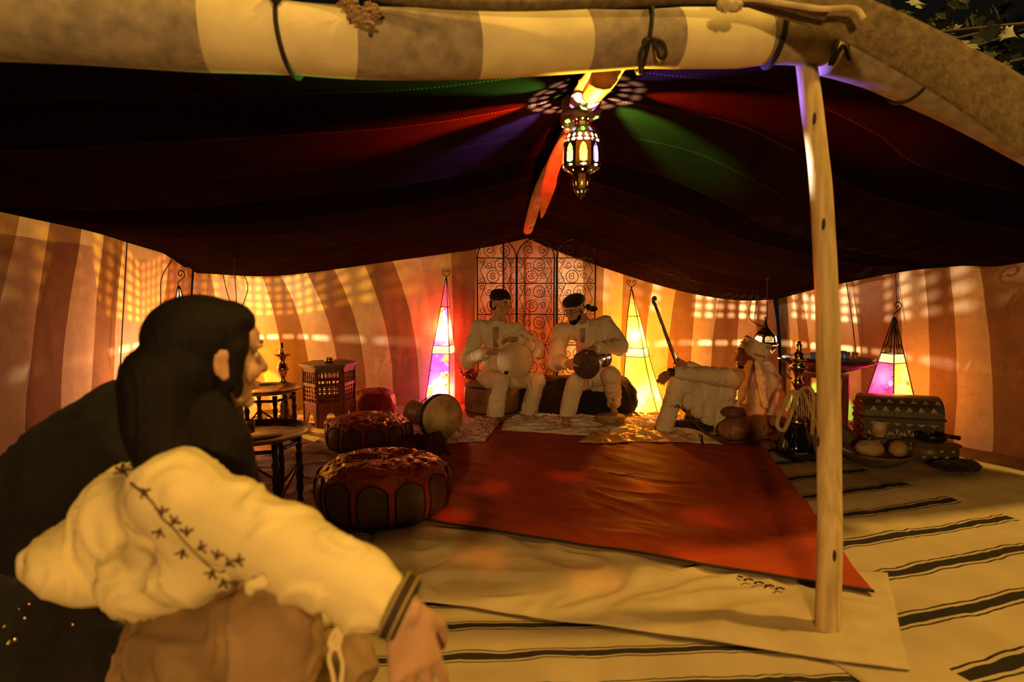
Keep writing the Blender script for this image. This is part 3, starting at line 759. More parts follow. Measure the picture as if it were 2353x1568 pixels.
rug('gold_silk_cloth', [g2(1330, 1036), g2(1590, 1036), g2(1560, 962), g2(1420, 966)], .074, mat('gold_silk', (.72, .42, .14), .35, var=.15, bump=.3, spec=.7), 'crumpled golden silk cloth in front of the glowing yellow lamp', 'cloth', wr=.022, wscale=4, seed=24, stretch=(2.2, .6), ang=.5, nu=80, nv=80)
rug('dark_cloth', [g2(830, 1075), g2(1040, 1062), g2(1020, 1030), g2(880, 1022)], .05, mat('dark_red_cloth', (.14, .035, .02), .8, bump=.4), 'folded dark cloth lying between the two leather poufs', 'cloth', wr=.07, wscale=4, seed=25, nu=40, nv=30)

# ================================================= GLOWING STANDING LAMPS
ironm = mat('black_iron', (.018, .012, .010), .5, metal=.6, var=.2, bump=.2)
def scroll(mb, c, r, a0, turns, dirn=1, th=.004, n=36, ex=V((1, 0, 0)), ez=V((0, 0, 1)), tail=0.0):
    pts = []
    for k in range(n + 1):
        f = k / n; a = a0 + dirn * turns * 2 * pi * f; rr = r * (1 - f * .85)
        pts.append(c + ex * cos(a) * rr + ez * sin(a) * rr)
    mb.tube(pts, th, n=6); return pts[0]
def standing_lamp(loc, label, H, rf, lean, cols, twist, bars, collar=None, open_top=None, bulbs=(), finial='heart', sides=4, group=None, emit=()):
    t_ = thing('standing_lamp', label, 'lamp', loc)
    base = V(loc)
    def cen(h): return base + V((lean[0] * (h / H) ** lean[2], lean[1] * h / H, h))
    def corner(i, h):
        a = twist + 2 * pi * i / sides; return cen(h) + V((cos(a), sin(a), 0)) * rf(h)
    mb = MB()
    hs = [H * k / 16 for k in range(17)]
    for i in range(sides): mb.tube([corner(i, h) for h in hs], .005, n=6)
    for h in bars: mb.tube([corner(i, h) for i in range(sides)], .004, close=True, n=6)
    if open_top:
        for i in range(sides):
            for f in (.33, .67): mb.tube([corner(i, open_top).lerp(corner(i + 1, open_top), f).lerp(cen(H), s_ ) for s_ in (0, .25, .5, .75, 1)], .0035, n=5)
            mid = corner(i, open_top).lerp(corner(i + 1, open_top), .5)
            ex = (corner(i + 1, open_top) - corner(i, open_top)).normalized()
            for s_ in (-1, 1): scroll(mb, mid + ex * s_ * rf(open_top) * .33 + V((0, 0, .05)), rf(open_top) * .26, pi / 2, 1.2, s_, .003, ex=ex)
    # finial
    top = cen(H)
    if finial == 'heart':
        mb.tube([top, top + V((0, 0, .03))], .006)
        for s_ in (-1, 1):
            mb.tube(crom([top + V((0, 0, .02)), top + V((s_ * .035, 0, .05)), top + V((s_ * .045, 0, .085)), top + V((s_ * .022, 0, .095)), top + V((s_ * .012, 0, .075)), top + V((s_ * .024, 0, .07))], 16), .004, n=6)
    else:
        mb.tube(crom([top, top + V((-.004, 0, .03)), top + V((.02, 0, .05)), top + V((.055, 0, .085)), top + V((.045, 0, .125)), top + V((.015, 0, .13)), top + V((0, 0, .10)), top + V((.02, 0, .085)), top + V((.032, 0, .10))], 30), .0045, n=6)
    for i in range(sides): mb.ell(corner(i, .0) + V((0, 0, .004)), .012)
    mb.build('iron_frame', ironm, t_)
    for bi, (h0, h1, cc) in enumerate(cols):
        for i in range(sides):
            mm = cc[i % len(cc)]
            if mm is None: continue
            vs = []; fs = []; K = 8; J = 5
            for j in range(K + 1):
                h = h0 + (h1 - h0) * j / K
                for q in range(J + 1):
                    p = corner(i, h).lerp(corner(i + 1, h), q / J); vs.append(cen(h) + (p - cen(h)) * .985)
            for j in range(K):
                for q in range(J): fs.append((j * (J + 1) + q, j * (J + 1) + q + 1, (j + 1) * (J + 1) + q + 1, (j + 1) * (J + 1) + q))
            mesh('skin_panel', vs, fs, mm, t_, smooth=False)
    for (h, en, col, rad) in bulbs:
        bm_ = MB().ell(cen(h), (.018, .018, .026)).build('bulb', emitmat('bulb_glow', (1, .75, .4), 60), t_)
        for dz in (.035,):
            l = lamp('bulb_light', 'POINT', cen(h) + V((0, 0, dz)), en, col, rad); l.parent = t_; l.matrix_parent_inverse = Matrix.Translation(t_.location).inverted()
    return t_
def skin(name, c1, c2, edge=.5, emit=1.0, scale=5, veins=(.1, .02, .02), seed=0, alpha=.35):
    """backlit painted skin: two colours meeting on soft irregular lines"""
    m, t, b, o = nt(name); t.nodes.remove(b)
    tc = N(t, 'ShaderNodeTexCoord'); mp = N(t, 'ShaderNodeMapping'); mp.inputs['Location'].default_value = (seed, seed * 2, seed * 3); t.links.new(tc.outputs['Object'], mp.inputs[0])
    n1 = N(t, 'ShaderNodeTexNoise', Scale=scale, Detail=2.0); t.links.new(mp.outputs[0], n1.inputs['Vector'])
    r = N(t, 'ShaderNodeValToRGB'); r.color_ramp.elements[0].position = edge - .04; r.color_ramp.elements[1].position = edge + .04
    r.color_ramp.elements[0].color = (*c1, 1); r.color_ramp.elements[1].color = (*c2, 1); t.links.new(n1.outputs[0], r.inputs[0])
    vo = N(t, 'ShaderNodeTexNoise', Scale=scale * 1.6, Detail=1.0); t.links.new(mp.outputs[0], vo.inputs['Vector'])
    vs_ = N(t, 'ShaderNodeMath', operation='SUBTRACT'); vs_.inputs[1].default_value = .5; t.links.new(vo.outputs[0], vs_.inputs[0])
    va = N(t, 'ShaderNodeMath', operation='ABSOLUTE'); t.links.new(vs_.outputs[0], va.inputs[0])
    lt = N(t, 'ShaderNodeMath', operation='LESS_THAN'); lt.inputs[1].default_value = .006; t.links.new(va.outputs[0], lt.inputs[0])
    mx = N(t, 'ShaderNodeMixRGB'); mx.inputs[2].default_value = (*veins, 1); t.links.new(lt.outputs[0], mx.inputs[0]); t.links.new(r.outputs[0], mx.inputs[1])
    tl = N(t, 'ShaderNodeBsdfTranslucent'); t.links.new(mx.outputs[0], tl.inputs[0])
    tr = N(t, 'ShaderNodeBsdfTransparent'); t.links.new(mx.outputs[0], tr.inputs[0])
    m1 = N(t, 'ShaderNodeMixShader', Fac=alpha); t.links.new(tl.outputs[0], m1.inputs[1]); t.links.new(tr.outputs[0], m1.inputs[2])
    e = N(t, 'ShaderNodeEmission', Strength=emit); t.links.new(mx.outputs[0], e.inputs[0])
    a = N(t, 'ShaderNodeAddShader'); t.links.new(m1.outputs[0], a.inputs[0]); t.links.new(e.outputs[0], a.inputs[1])
    t.links.new(a.outputs[0], o.inputs[0]); return m
SK = dict(
    purple=skin('skin_purple', (.42, .05, .75), (.95, .30, .12), .58, .5, 3.0, seed=1),
    red=skin('skin_red', (.75, .03, .10), (.85, .10, .16), .5, .6, 4, seed=2),
    mix=skin('skin_violet_yellow', (.50, .10, .80), (1.0, .60, .06), .50, .7, 4.0, seed=5),
    yellow=skin('skin_yellow', (1.0, .50, .08), (1.0, .72, .20), .5, .45, 5, veins=(.5, .12, .02), seed=3, alpha=.45),
    orange=skin('skin_orange', (.85, .20, .05), (1.0, .45, .12), .5, .4, 5, veins=(.3, .05, .02), seed=4),
    pale=skin('skin_pale', (1.0, .80, .62), (1.0, .86, .70), .5, .4, 8, seed=11, alpha=.5),
    glow=skin('skin_glowing_red', (1.0, .10, .09), (1.0, .14, .10), .5, .5, 5, seed=9, alpha=.6),
    cream=skin('skin_cream', (1.0, .72, .35), (1.0, .85, .55), .5, .5, 50, seed=6, alpha=.45))
def rtab(tab):
    def f(h):
        for k in range(len(tab) - 1):
            if h <= tab[k + 1][0]:
                u = (h - tab[k][0]) / (tab[k + 1][0] - tab[k][0]); return tab[k][1] * (1 - u) + tab[k + 1][1] * u
        return tab[-1][1]
    return f
lc = G(1013, 928); 
standing_lamp(lc, 'tall slim pyramid lamp glowing purple, red and yellow left of the iron screen', 1.42,
    rtab([(0, .20), (.55, .145), (.62, .142), (.66, .13), (1.0, .072), (1.42, .006)]), (.075, 0, .8),
    [(.02, .58, [SK['glow'], SK['purple'], SK['mix'], SK['glow']]), (.58, .67, [SK['cream']]), (.67, 1.10, [SK['glow'], SK['glow'], SK['mix'], SK['glow']]), (1.10, 1.40, [SK['red']])],
    radians(32), (.02, .58, .67, 1.10), bulbs=[(.80, 62, (1.0, .40, .20), .03), (.14, 110, (1.0, .16, .12), .04)])
lr = G(1482, 948)
standing_lamp(lr, 'tall curved lamp glowing bright yellow beside the seated man in the black beret', 1.30,
    rtab([(0, .27), (.2, .225), (.60, .14), (.68, .135), (1.0, .075), (1.30, .006)]), (-.165, 0, .75),
    [(.02, .60, [SK['yellow']]), (.60, .69, [SK['cream']]), (.69, 1.02, [SK['yellow']]), (1.02, 1.29, [SK['orange']])],
    radians(20), (.02, .60, .69, 1.02), bulbs=[(.12, 100, (1.0, .50, .08), .04), (.78, 75, (1.0, .50, .08), .03)])
l3 = P(2040, 1010, 5.22); l3.z = 0.03
standing_lamp(l3, 'small open-topped pyramid lamp glowing magenta and yellow behind the inlaid chest', 1.03,
    rtab([(0, .262), (1.03, .008)]), (0, 0, 1),
    [(.02, .64, [skin('skin_magenta', (.80, .03, .40), (.90, .06, .35), .5, .45, 6, seed=7), SK['yellow'], SK['yellow'], SK['purple']]), (.64, .72, [SK['cream']])],
    radians(-211.6 + 8), (.02, .64, .72), open_top=.73, bulbs=[(.46, 16, (1.0, .42, .10), .08)], finial='curl')
l4 = P(422, 900, 5.35); l4.z = 0.0
standing_lamp(l4, 'standing lamp mostly hidden behind the head of the man in front, tip showing above', 1.33,
    rtab([(0, .22), (.6, .15), (1.33, .006)]), (0, 0, 1), [(.02, .62, [SK['pale']]), (.62, 1.30, [SK['pale']])],
    radians(30), (.02, .62), bulbs=[(.50, 48, (1.0, .46, .26), .06)], finial='curl')
l5 = P(548, 900, 6.0); l5.z = 0.0
standing_lamp(l5, 'low yellow standing lamp hidden behind the face of the man in front', 1.05,
    rtab([(0, .20), (.5, .14), (1.05, .006)]), (0, 0, 1), [(.02, .5, [SK['yellow']]), (.5, 1.03, [SK['yellow']])],
    radians(40), (.02, .5), bulbs=[(.62, 60, (1.0, .66, .06), .05)])

# ================================================= HANGING LANTERNS
brassm = mat('dark_brass', (.10, .06, .03), .35, metal=.9, var=.3, bump=.2)
GL = dict(y=glassmat('glass_yellow', (1, .62, .05), .994), g=glassmat('glass_green', (.12, .9, .12), .994), r=glassmat('glass_red', (.95, .05, .02), .994), b=glassmat('glass_blue', (.10, .08, .95), .994), o=glassmat('glass_orange', (1, .28, .04), .994), v=glassmat('glass_violet', (.45, .12, .95), .994))
ELL = lambda rx, ry, cx=.5, cy=.5, n=16: [(cx + rx * cos(2 * pi * k / n), cy + ry * sin(2 * pi * k / n)) for k in range(n)]
def ARCH(n=24):
    out = []
    for k in range(n):
        a = 2 * pi * k / n; x = .26 * cos(a); y = .44 * sin(a)
        if y > .1: x *= 1 - .55 * ((y - .1) / .34) ** 2 if y < .43 else .3
        if .02 < y < .12: x *= .82
        if y < -.1: x = .24 * (1 if cos(a) > 0 else -1) * min(1, abs(cos(a)) * 2.2)
        out.append((.5 + x, .5 + y))
    return out
def lantern(c, label, segs, ns, twist, cord_top, bulb, en, col, rad=.006, scale=1.0, extra=None):
    """segs: (r0,h0,r1,h1,gx,gy,hole,colours)"""
    t_ = thing('hanging_lantern', label, 'lantern', c)
    c = V(c); metal = MB(); panes = []
    for (r0, h0, r1, h1, gx, gy, hole, colr) in segs:
        for i in range(ns):
            a0 = twist + 2 * pi * i / ns; a1 = twist + 2 * pi * (i + 1) / ns
            pt = lambda a, r, h: c + V((cos(a) * r, sin(a) * r, h)) * scale
            q = [pt(a0, r0, h0), pt(a1, r0, h0), pt(a1, r1, h1), pt(a0, r1, h1)]
            if hole is None: metal.add(q, [(0, 1, 2, 3)]); continue
            B = lambda u, v: (q[0] * (1 - u) + q[1] * u) * (1 - v) + (q[3] * (1 - u) + q[2] * u) * v
            for gy_ in range(gy):
                for gx_ in range(gx):
                    qq = [B(gx_ / gx, gy_ / gy), B((gx_ + 1) / gx, gy_ / gy), B((gx_ + 1) / gx, (gy_ + 1) / gy), B(gx_ / gx, (gy_ + 1) / gy)]
                    if colr == 'MASK':
                        uu = (gx_ + .5) / gx - .5; vv = (gy_ + .5) / gy - .35
                        if (uu / .40) ** 2 + (vv / .55) ** 2 > 1: metal.add(qq, [(0, 1, 2, 3)]); continue
                        metal.holed(qq, hole); continue
                    inner = metal.holed(qq, hole)
                    if colr:
                        panes.append((inner, GL[colr[i % len(colr)]]))
        metal.tube([c + V((cos(twist + 2 * pi * i / ns) * r1, sin(twist + 2 * pi * i / ns) * r1, h1)) * scale for i in range(ns)], .0028 * scale, close=True, n=5)
    mt = metal.build('metal_shell', brassm, t_, smooth=False)
    for inner, g in panes:
        mesh('glass_pane', inner, [tuple(range(len(inner)))], g, t_, smooth=False)
    MB().ell(c + V((0, 0, bulb)) * scale, (.011, .011, .015)).build('bulb', emitmat('lantern_bulb', (1, .72, .30), 90), t_)
    l = lamp('lantern_light', 'POINT', c + V((0, 0, bulb + .02)) * scale, en, col, rad); l.parent = t_; l.matrix_parent_inverse = Matrix.Translation(c).inverted()
    if extra: extra(t_, c)
    MB().tube(crom([c + V((0, 0, segs[-1][3])) * scale, c.lerp(V(cord_top), .5) + V((.01, 0, 0)), V(cord_top)], 10), .004, n=6).build('cord', cordm, t_)
    return t_
hh = lambda y: (450 - y) / 424.0
c1_ = P(1335, 450, 3.25)
lantern(c1_, 'pierced brass lantern with coloured glass panes hanging from the ridge beam', [
    (.004, hh(456), .020, hh(449), 1, 1, None, None), (.020, hh(449), .040, hh(436), 1, 1, ELL(.16, .25), None), (.040, hh(436), .050, hh(414), 1, 1, ELL(.09, .22), 'o'),
    (.050, hh(414), .046, hh(404), 1, 1, None, None), (.046, hh(404), .098, hh(391), 1, 1, ELL(.05, .09), 'o'),
    (.098, hh(391), .103, hh(384), 1, 1, ELL(.2, .3), None), (.103, hh(384), .100, hh(338), 1, 1, ARCH(), 'ybrgrbrg'),
    (.100, hh(338), .096, hh(330), 2, 1, ELL(.36, .40), None), (.096, hh(330), .082, hh(318), 2, 1, ELL(.26, .36), None), (.082, hh(318), .045, hh(300), 1, 1, ELL(.22, .26), 'gbg'),
    (.045, hh(300), .040, hh(290), 1, 1, ELL(.15, .30), 'r'), (.040, hh(290), .050, hh(284), 1, 1, ELL(.14, .2), None), (.050, hh(284), .004, hh(276), 1, 1, None, None)],
    8, radians(-90 - 22.5), c1_ + V((0, .02, .50)), hh(386)-.01, 600, (1, .80, .55), rad=.008)
def arc_chain(c, tops):
    def f(t_, cc):
        for tp in tops:
            MB().tube(crom([cc + V((0, 0, .26)), V(tp[0]), V(tp[1])], 12), .004, n=6).build('cord', cordm, t_)
    return f
c2_ = P(1757, 815, 5.85)
onion = [(.012, -.035, .06, .0, 1, 1, None, None), (.06, .0, .115, .065, 1, 1, ELL(.40, .40), 'gyyboy'), (.115, .065, .128, .090, 1, 1, None, None),
    (.128, .090, .128, .102, 6, 1, ELL(.40, .42, n=10), None), (.128, .102, .118, .125, 1, 1, None, None), (.118, .125, .100, .195, 9, 7, ELL(.33, .36, n=8), 'MASK'), (.100, .195, .060, .235, 1, 1, None, None), (.060, .235, .028, .265, 1, 1, None, None), (.028, .265, .012, .33, 1, 1, None, None), (.012, .33, .02, .36, 1, 1, None, None)]
lantern(c2_, 'onion-shaped pierced iron lantern hanging in the right back corner above the turban', onion, 6, radians(0), roof_at(c2_.x, c2_.y) + V((0, 0, .004)), .085, 110, (1, .80, .45), rad=.0025,
    extra=arc_chain(c2_, [(P(1735, 740, 5.9), P(1742, 666, 6.0)), (P(1722, 730, 5.9), P(1732, 666, 6.0))]))
c3_ = P(545, 800, 5.75)
onion2 = [s if s[7] is None else (*s[:7], 'yyoyoy') for s in onion]
lantern(c3_, 'pierced lantern hanging in the left back corner behind the head of the man in front', onion2, 6, radians(15), roof_at(c3_.x, c3_.y) + V((0, 0, .004)), .085, 85, (1, .80, .45), rad=.0025,
    extra=arc_chain(c3_, [(P(570, 660, 5.8), P(545, 612, 6.0)), (P(520, 665, 5.8), P(510, 615, 6.0))]))

# ================================================= POUFS
leather_top = mat('red_leather', (0.40, 0.055, 0.025), .28, var=.25, scale=9, bump=1.0, bscale=26, bdist=.03, spec=.7)
leather_side = mat('olive_leather', (0.13, 0.075, 0.03), .45, var=.25, scale=8, bump=.6, bscale=22, bdist=.012, spec=.5)
strapm = mat('red_leather_strap', (0.38, 0.05, 0.025), .35, var=.2, bump=.5, bscale=50, spec=.6)
pipem = mat('dark_piping', (.03, .018, .012), .6, bump=.2)
def pouf(loc, R, H, label, n=12, rot=0.0, seed=0, lm=leather_top, sides=True, squash=1.0):
    t_ = thing('leather_pouf', label, 'pouf', loc); c = V(loc)
    prof = [(.0, 0), (.80, 0), (.93, .10), (.99, .28), (1.0, .45), (.985, .62), (.93, .78), (.80, .90), (.60, .965), (.38, .99), (.15, .975), (0, .965)]
    def rad(s):  # outline at fraction of the height (side)
        for k in range(1, len(prof) - 1):
            if prof[k][1] <= s <= prof[k + 1][1] and k < 9:
                f = (s - prof[k][1]) / (prof[k + 1][1] - prof[k][1]); return prof[k][0] * (1 - f) + prof[k + 1][0] * f
        return .6
    def surf(a, s, off=0.0):
        bump = 1 + .022 * abs(sin(a * n / 2)) + .03 * noise.noise(V((cos(a) * 2, sin(a) * 2, s * 2 + seed)))
        r = rad(s) * R * bump + off
        return c + V((cos(a) * r, sin(a) * r * squash, H * s * (1 + .05 * noise.noise(V((cos(a), sin(a), seed + 9))))))
    vs = []; fs = []; K = 72
    sub = []
    for k in range(len(prof) - 1):
        for q in range(4): f = q / 4; sub.append((prof[k][0] * (1 - f) + prof[k + 1][0] * f, prof[k][1] * (1 - f) + prof[k + 1][1] * f))
    sub.append(prof[-1])
    for (r, h) in sub:
        for i in range(K):
            a = 2 * pi * i / K
            bmp = 1 + .022 * abs(sin(a * n / 2)) * (1 if h < .9 else .6) + .03 * noise.noise(V((cos(a) * 2, sin(a) * 2, h * 2 + seed)))
            z = H * h * (1 + .05 * noise.noise(V((cos(a), sin(a), seed + 9))))
            if h > .85:
                wrk = noise.noise(V((cos(a) * r * 6, sin(a) * r * 6, seed))); z += (.5 - abs(wrk) * 2) * .018
                z -= .012 * (1 - r) 
            vs.append(c + V((cos(a) * r * R * bmp, sin(a) * r * R * bmp * squash, z)))
    m_ = len(sub)
    for j in range(m_ - 1):
        for i in range(K): fs.append((j * K + i, j * K + (i + 1) % K, (j + 1) * K + (i + 1) % K, (j + 1) * K + i))
    mesh('cushion', vs, fs, lm, t_)
    if sides:
        w_ = 2 * pi / n
        for i in range(n):
            a0 = rot + i * w_; g = .10
            # olive side panel with a scalloped top
            vs = []; fs = []; J = 10; L = 8
            for j in range(J + 1):
                u = j / J; top = .60 + .20 * sqrt(max(0, sin(pi * (0.04 + .92 * u))))
                for k in range(L + 1):
                    s = .02 + (top - .02) * k / L
                    vs.append(surf(a0 + w_ * (g + (1 - 2 * g) * u), s, .006 + .004 * sin(pi * u)))
            for j in range(J):
                for k in range(L): fs.append((j * (L + 1) + k, (j + 1) * (L + 1) + k, (j + 1) * (L + 1) + k + 1, j * (L + 1) + k + 1))
            mesh('side_panel', vs, fs, leather_side, t_)
            pts = []
            for k in range(6): pts.append(surf(a0 + w_ * g, .02 + .58 * k / 6, .009))
            for j in range(J + 1):
                u = j / J; pts.append(surf(a0 + w_ * (g + (1 - 2 * g) * u), .60 + .20 * sqrt(max(0, sin(pi * (0.04 + .92 * u)))), .009))
            for k in range(6, -1, -1): pts.append(surf(a0 + w_ * (1 - g), .02 + .58 * k / 6, .009))
            MB().tube(pts, .004, n=5).build('piping', pipem, t_)
            vs = []; fs = []
            for k in range(9):
                s = .02 + .74 * k / 8; wd = g * (.75 + .55 * (abs(k / 8 - .55) * 2) ** 2)
                for q in (-1, -.3, .3, 1): vs.append(surf(a0 + w_ * (q * wd * .8), s, .007))
            for k in range(8):
                for q in range(3): fs.append((k * 4 + q, k * 4 + q + 1, (k + 1) * 4 + q + 1, (k + 1) * 4 + q))
            mesh('strap', vs, fs, strapm, t_)
    return t_
def onfloor(px, Y, z=.02): p = P(px, 900, Y); return (p.x, Y, z)
pouf(onfloor(880, 3.45, .03), .378, .31, 'large red and olive leather pouf nearest the camera at the cloth edge', rot=.3, seed=1)
pouf(onfloor(846, 4.85, .03), .335, .26, 'second red and olive leather pouf, between the big drum and the nearest pouf', rot=.1, seed=5)
pouf(onfloor(858, 6.15, .02), .22, .27, 'small red leather pouf by the back wall beside the carved table', n=8, seed=8, lm=mat('dark_red_leather', (.33, .05, .04), .4, var=.3, bump=.9, bscale=24, bdist=.02), sides=False, squash=.85)

# ================================================= BIG GOBLET DRUM ON ITS SIDE
skinm = mat('drum_skin', (0.50, 0.36, 0.17), .65, var=.3, scale=7, bump=.15, dark=(.32, .2, .09))
carved = mat('carved_drum_wood', (.09, .045, .025), .45, var=.3, scale=20, bump=.8, bscale=60)
c = P(1018, 960, 5.05); c.z = .222
ax = V((-.60, .78, -.06)).normalized()
dj = thing('goblet_drum', 'large dark rope-tuned drum lying on its side, pale skin facing the camera', 'drum', (c.x, c.y, .0))
MB().lathe([(0, .50), (.10, .50), (.115, .49), (.10, .40), (.085, .31), (.115, .22), (.165, .12), (.188, .05), (.19, .0), (.0, .0)], 36, c, ax).build('shell', carved, dj)
MB().lathe([(0, -.006), (.19, -.006), (.192, .004)], 40, c, ax, close=False).build('skin', skinm, dj, label='pale tan drum skin')
mb = MB(); q = V((0, 0, 1)).rotation_difference(ax)
for hh_, rr in ((.012, .196), (.05, .194)): mb.tube([c + q @ V((cos(a) * rr, sin(a) * rr, hh_)) for a in [2 * pi * k / 40 for k in range(40)]], .006, close=True, n=6)
mb.build('hoop', mat('black_hoop', (.02, .015, .01), .5), dj)
for k in range(20):
    a = 2 * pi * k / 20
    MB().tube([c + q @ V((cos(a + s * .15) * r, sin(a + s * .15) * r, h)) for (r, h, s) in ((.197, .02, 0), (.194, .10, 1), (.168, .17, 0), (.12, .23, 1))], .0035, n=5).build('tuning_rope', mat('tuning_rope', (.16, .10, .05), .8), dj)

# ================================================= CARVED HEXAGONAL TABLE AND ITS POT
tw = mat('carved_table_wood', (.13, .04, .02), .45, var=.3, scale=14, bump=.7, bscale=70, spec=.5)
cx = onfloor(757, 5.75, .015); ht = thing('carved_table', 'six-sided carved wooden table with spindle lattice sides against the back wall', 'table', cx); c = V(cx)
R6 = .228; H6 = .585; an6 = [radians(-161 + 60 * k) for k in range(6)]
cor = lambda k, r=R6: V((cos(an6[k % 6]) * r, sin(an6[k % 6]) * r, 0))
mb = MB()
for (r, z0, z1) in ((1.20, .575, .592), (1.13, .56, .575), (1.04, .545, .56)):
    vs = [c + cor(k, R6 * r) + V((0, 0, z)) for z in (z0, z1) for k in range(6)]
    mb.add(vs, [(5, 4, 3, 2, 1, 0), (6, 7, 8, 9, 10, 11)] + [(k, (k + 1) % 6, 6 + (k + 1) % 6, 6 + k) for k in range(6)])
mb.build('table_top', tw, ht, smooth=False)
for k in range(6):
    MB().box(c + cor(k) + V((0, 0, .275)), (.026, .026, .55), Matrix.Rotation(an6[k], 3, 'Z'), bev=.004).build('corner_post', tw, ht, smooth=False)
    a, b_ = c + cor(k), c + cor(k + 1); ex = (b_ - a); L = ex.length; ex.normalize(); ey = V((ex.y, -ex.x, 0)); Rm = Matrix((ex, ey, V((0, 0, 1)))).transposed(); mid = (a + b_) / 2
    mb = MB()
    MB().box(mid + V((0, 0, .535)), (L, .02, .03), Rm).build('rail', tw, ht, smooth=False)
    for z, h in ((.40, .028), (.225, .03)): mb.box(mid + V((0, 0, z)), (L, .02, h), Rm)
    # arched foot panel
    q_ = [a + V((0, 0, .0)), b_ + V((0, 0, .0)), b_ + V((0, 0, .215)), a + V((0, 0, .215))]
    hole = [(.5 + .30 * cos(t_), .10 + .42 * max(-.16, sin(t_)) * (1 + .35 * (abs(sin(t_)) > .9))) for t_ in [2 * pi * i / 22 for i in range(22)]]
    fm_ = MB(); i1 = fm_.holed([v + ey * .006 for v in q_], hole); i2 = fm_.holed([v - ey * .006 for v in q_], hole)
    fm_.add(i1 + i2, [(i, (i + 1) % 22, 22 + (i + 1) % 22, 22 + i) for i in range(22)]); fm_.build('foot_panel', tw, ht, smooth=False)
    for i in range(1, 5):
        mb.box(a.lerp(b_, i / 5) + V((0, 0, .312)), (.012, .012, .15), Rm)
    for z in (.275, .315, .355): mb.box(mid + V((0, 0, z)), (L, .010, .012), Rm)
    mb.build('lattice_panel', tw, ht, smooth=False)
    for i in range(1, 7):
        p = a.lerp(b_, i / 7)
        MB().lathe([(.004, .412), (.007, .43), (.004, .44), (.009, .465), (.004, .49), (.007, .505), (.004, .522)], 8, p).build('spindle', tw, ht)
    sm2 = MB()
    for zz in (.535, .40, .225):
        for i in range(7): sm2.box(a.lerp(b_, (i + .5) / 7) + ey * .011 + V((0, 0, zz)), (.008, .004, .008), Rm)
    sm2.build('inlay', mat('bone_inlay_small', (.45, .30, .16), .4), ht, smooth=False)
pot = MB().lathe([(0, 0), (.030, 0), (.042, .008), (.046, .022), (.040, .036), (.036, .04), (.040, .044), (.034, .046), (.026, .02), (0, .012)], 24, V(cx) + V((.01, -.02, .5925))).build('brass_pot', mat('brass', (.60, .33, .11), .25, metal=1, var=.15, bump=.2))
tag(pot, 'small round brass pot on top of the carved hexagonal table', 'pot')

# ================================================= BRASS TRAY TABLES
traym = mat('tray_brass', (.42, .30, .11), .30, metal=.9, var=.3, scale=18, bump=.5, bscale=70, dark=(.12, .08, .03))
legm = mat('turned_dark_wood', (.035, .020, .013), .35, var=.2, bump=.2, spec=.5)
redw = mat('red_brace_wood', (.20, .05, .03), .45, var=.2, bump=.2)
def tray_table(loc, R, H, label, rot=0.0, n=6):
    t_ = thing('tray_table', label, 'table', loc); c = V(loc)
    MB().lathe([(0, H - .012), (R * .80, H - .010), (R * .90, H + .004), (R * .985, H + .020), (R, H + .016), (R, H + .022), (R * .985, H + .027), (R * .90, H + .013), (R * .80, H - .001), (R * .5, H + .001), (R * .48, H + .004), (0, H + .003)], 56, c).build('tray', traym, t_)
    rl = R * .74
    for k in range(n):
        a = rot + 2 * pi * k / n; p = c + V((cos(a) * rl, sin(a) * rl, 0)); h = H - .02
        MB().lathe([(.012, 0), (.020, .02), (.013, .05), (.022, .09), (.018, h * .35), (.024, h * .40), (.018, h * .45), (.024, h * .5), (.016, h * .62), (.024, h * .72), (.014, h * .78), (.020, h * .84), (.020, h)], 12, p).build('leg', legm, t_)
        p2 = c + V((cos(a + 2 * pi / n) * rl, sin(a + 2 * pi / n) * rl, 0))
        MB().tube([p + V((0, 0, H * .16)), p2 + V((0, 0, H * .55))] if k % 2 else [p + V((0, 0, H * .55)), p2 + V((0, 0, H * .16))], .009, n=6).build('brace', redw, t_)
        MB().tube([p + V((0, 0, H * .86)), p2 + V((0, 0, H * .86))], .012, n=6).build('rail', legm, t_)
    return t_
tray_table(onfloor(585, 3.50, .02), .315, .435, 'near brass tray on dark turned legs beside the long-haired man', rot=.30)
tray_table(onfloor(612, 5.05, .02), .295, .435, 'far brass tray on dark turned legs in front of the brass water pipe', rot=.15)
gl_m = mat('tea_glass', (.35, .08, .05), .1, var=.05, bump=0, Transmission_Weight=.6, spec=.8)
tag(MB().lathe([(0, 0), (.022, 0), (.024, .02), (.028, .06), (.026, .06), (.021, .01), (0, .006)], 16, V(onfloor(572, 3.42, .485))).build('tea_glass', gl_m), 'small reddish tea glass on the near brass tray by the man\'s chin', 'glass')

# ================================================= WATER PIPES
pipebr = mat('pipe_brass', (.62, .34, .14), .18, metal=1, var=.15, bump=.1)
c = V(onfloor(651, 5.45, .02)); s_ = 5.45 / 1400
hk = thing('water_pipe', 'tall brass water pipe standing between the far tray and the back wall', 'water pipe', c)
yb = 665 + 1820 / 5.45 - 8
pr = lambda tab, sc_: [(r * sc_, (yb - y) * sc_) for r, y in tab]
MB().lathe([(0, 0)] + pr([(26, yb), (30, yb - 6), (27, 968), (20, 955), (16, 948)], s_), 24, c).build('base', pipebr, hk)
MB().lathe(pr([(13, 948), (14, 940), (11, 936), (12, 930), (9, 922), (5, 914), (4, 905), (8, 896), (11, 885), (9, 876), (5, 868), (8, 860), (11, 850), (15, 846), (11, 842), (10, 834), (5, 826), (8, 822), (10, 817)], s_), 24, c, close=False).build('stem', pipebr, hk)
MB().lathe(pr([(4, 818), (20, 814), (21, 812), (4, 812)], s_), 24, c).build('ash_tray', pipebr, hk)
MB().lathe(pr([(4, 812), (6, 806), (4, 802), (6, 798), (3.5, 795), (3, 786), (0, 785)], s_), 16, c).build('bowl_top', pipebr, hk)
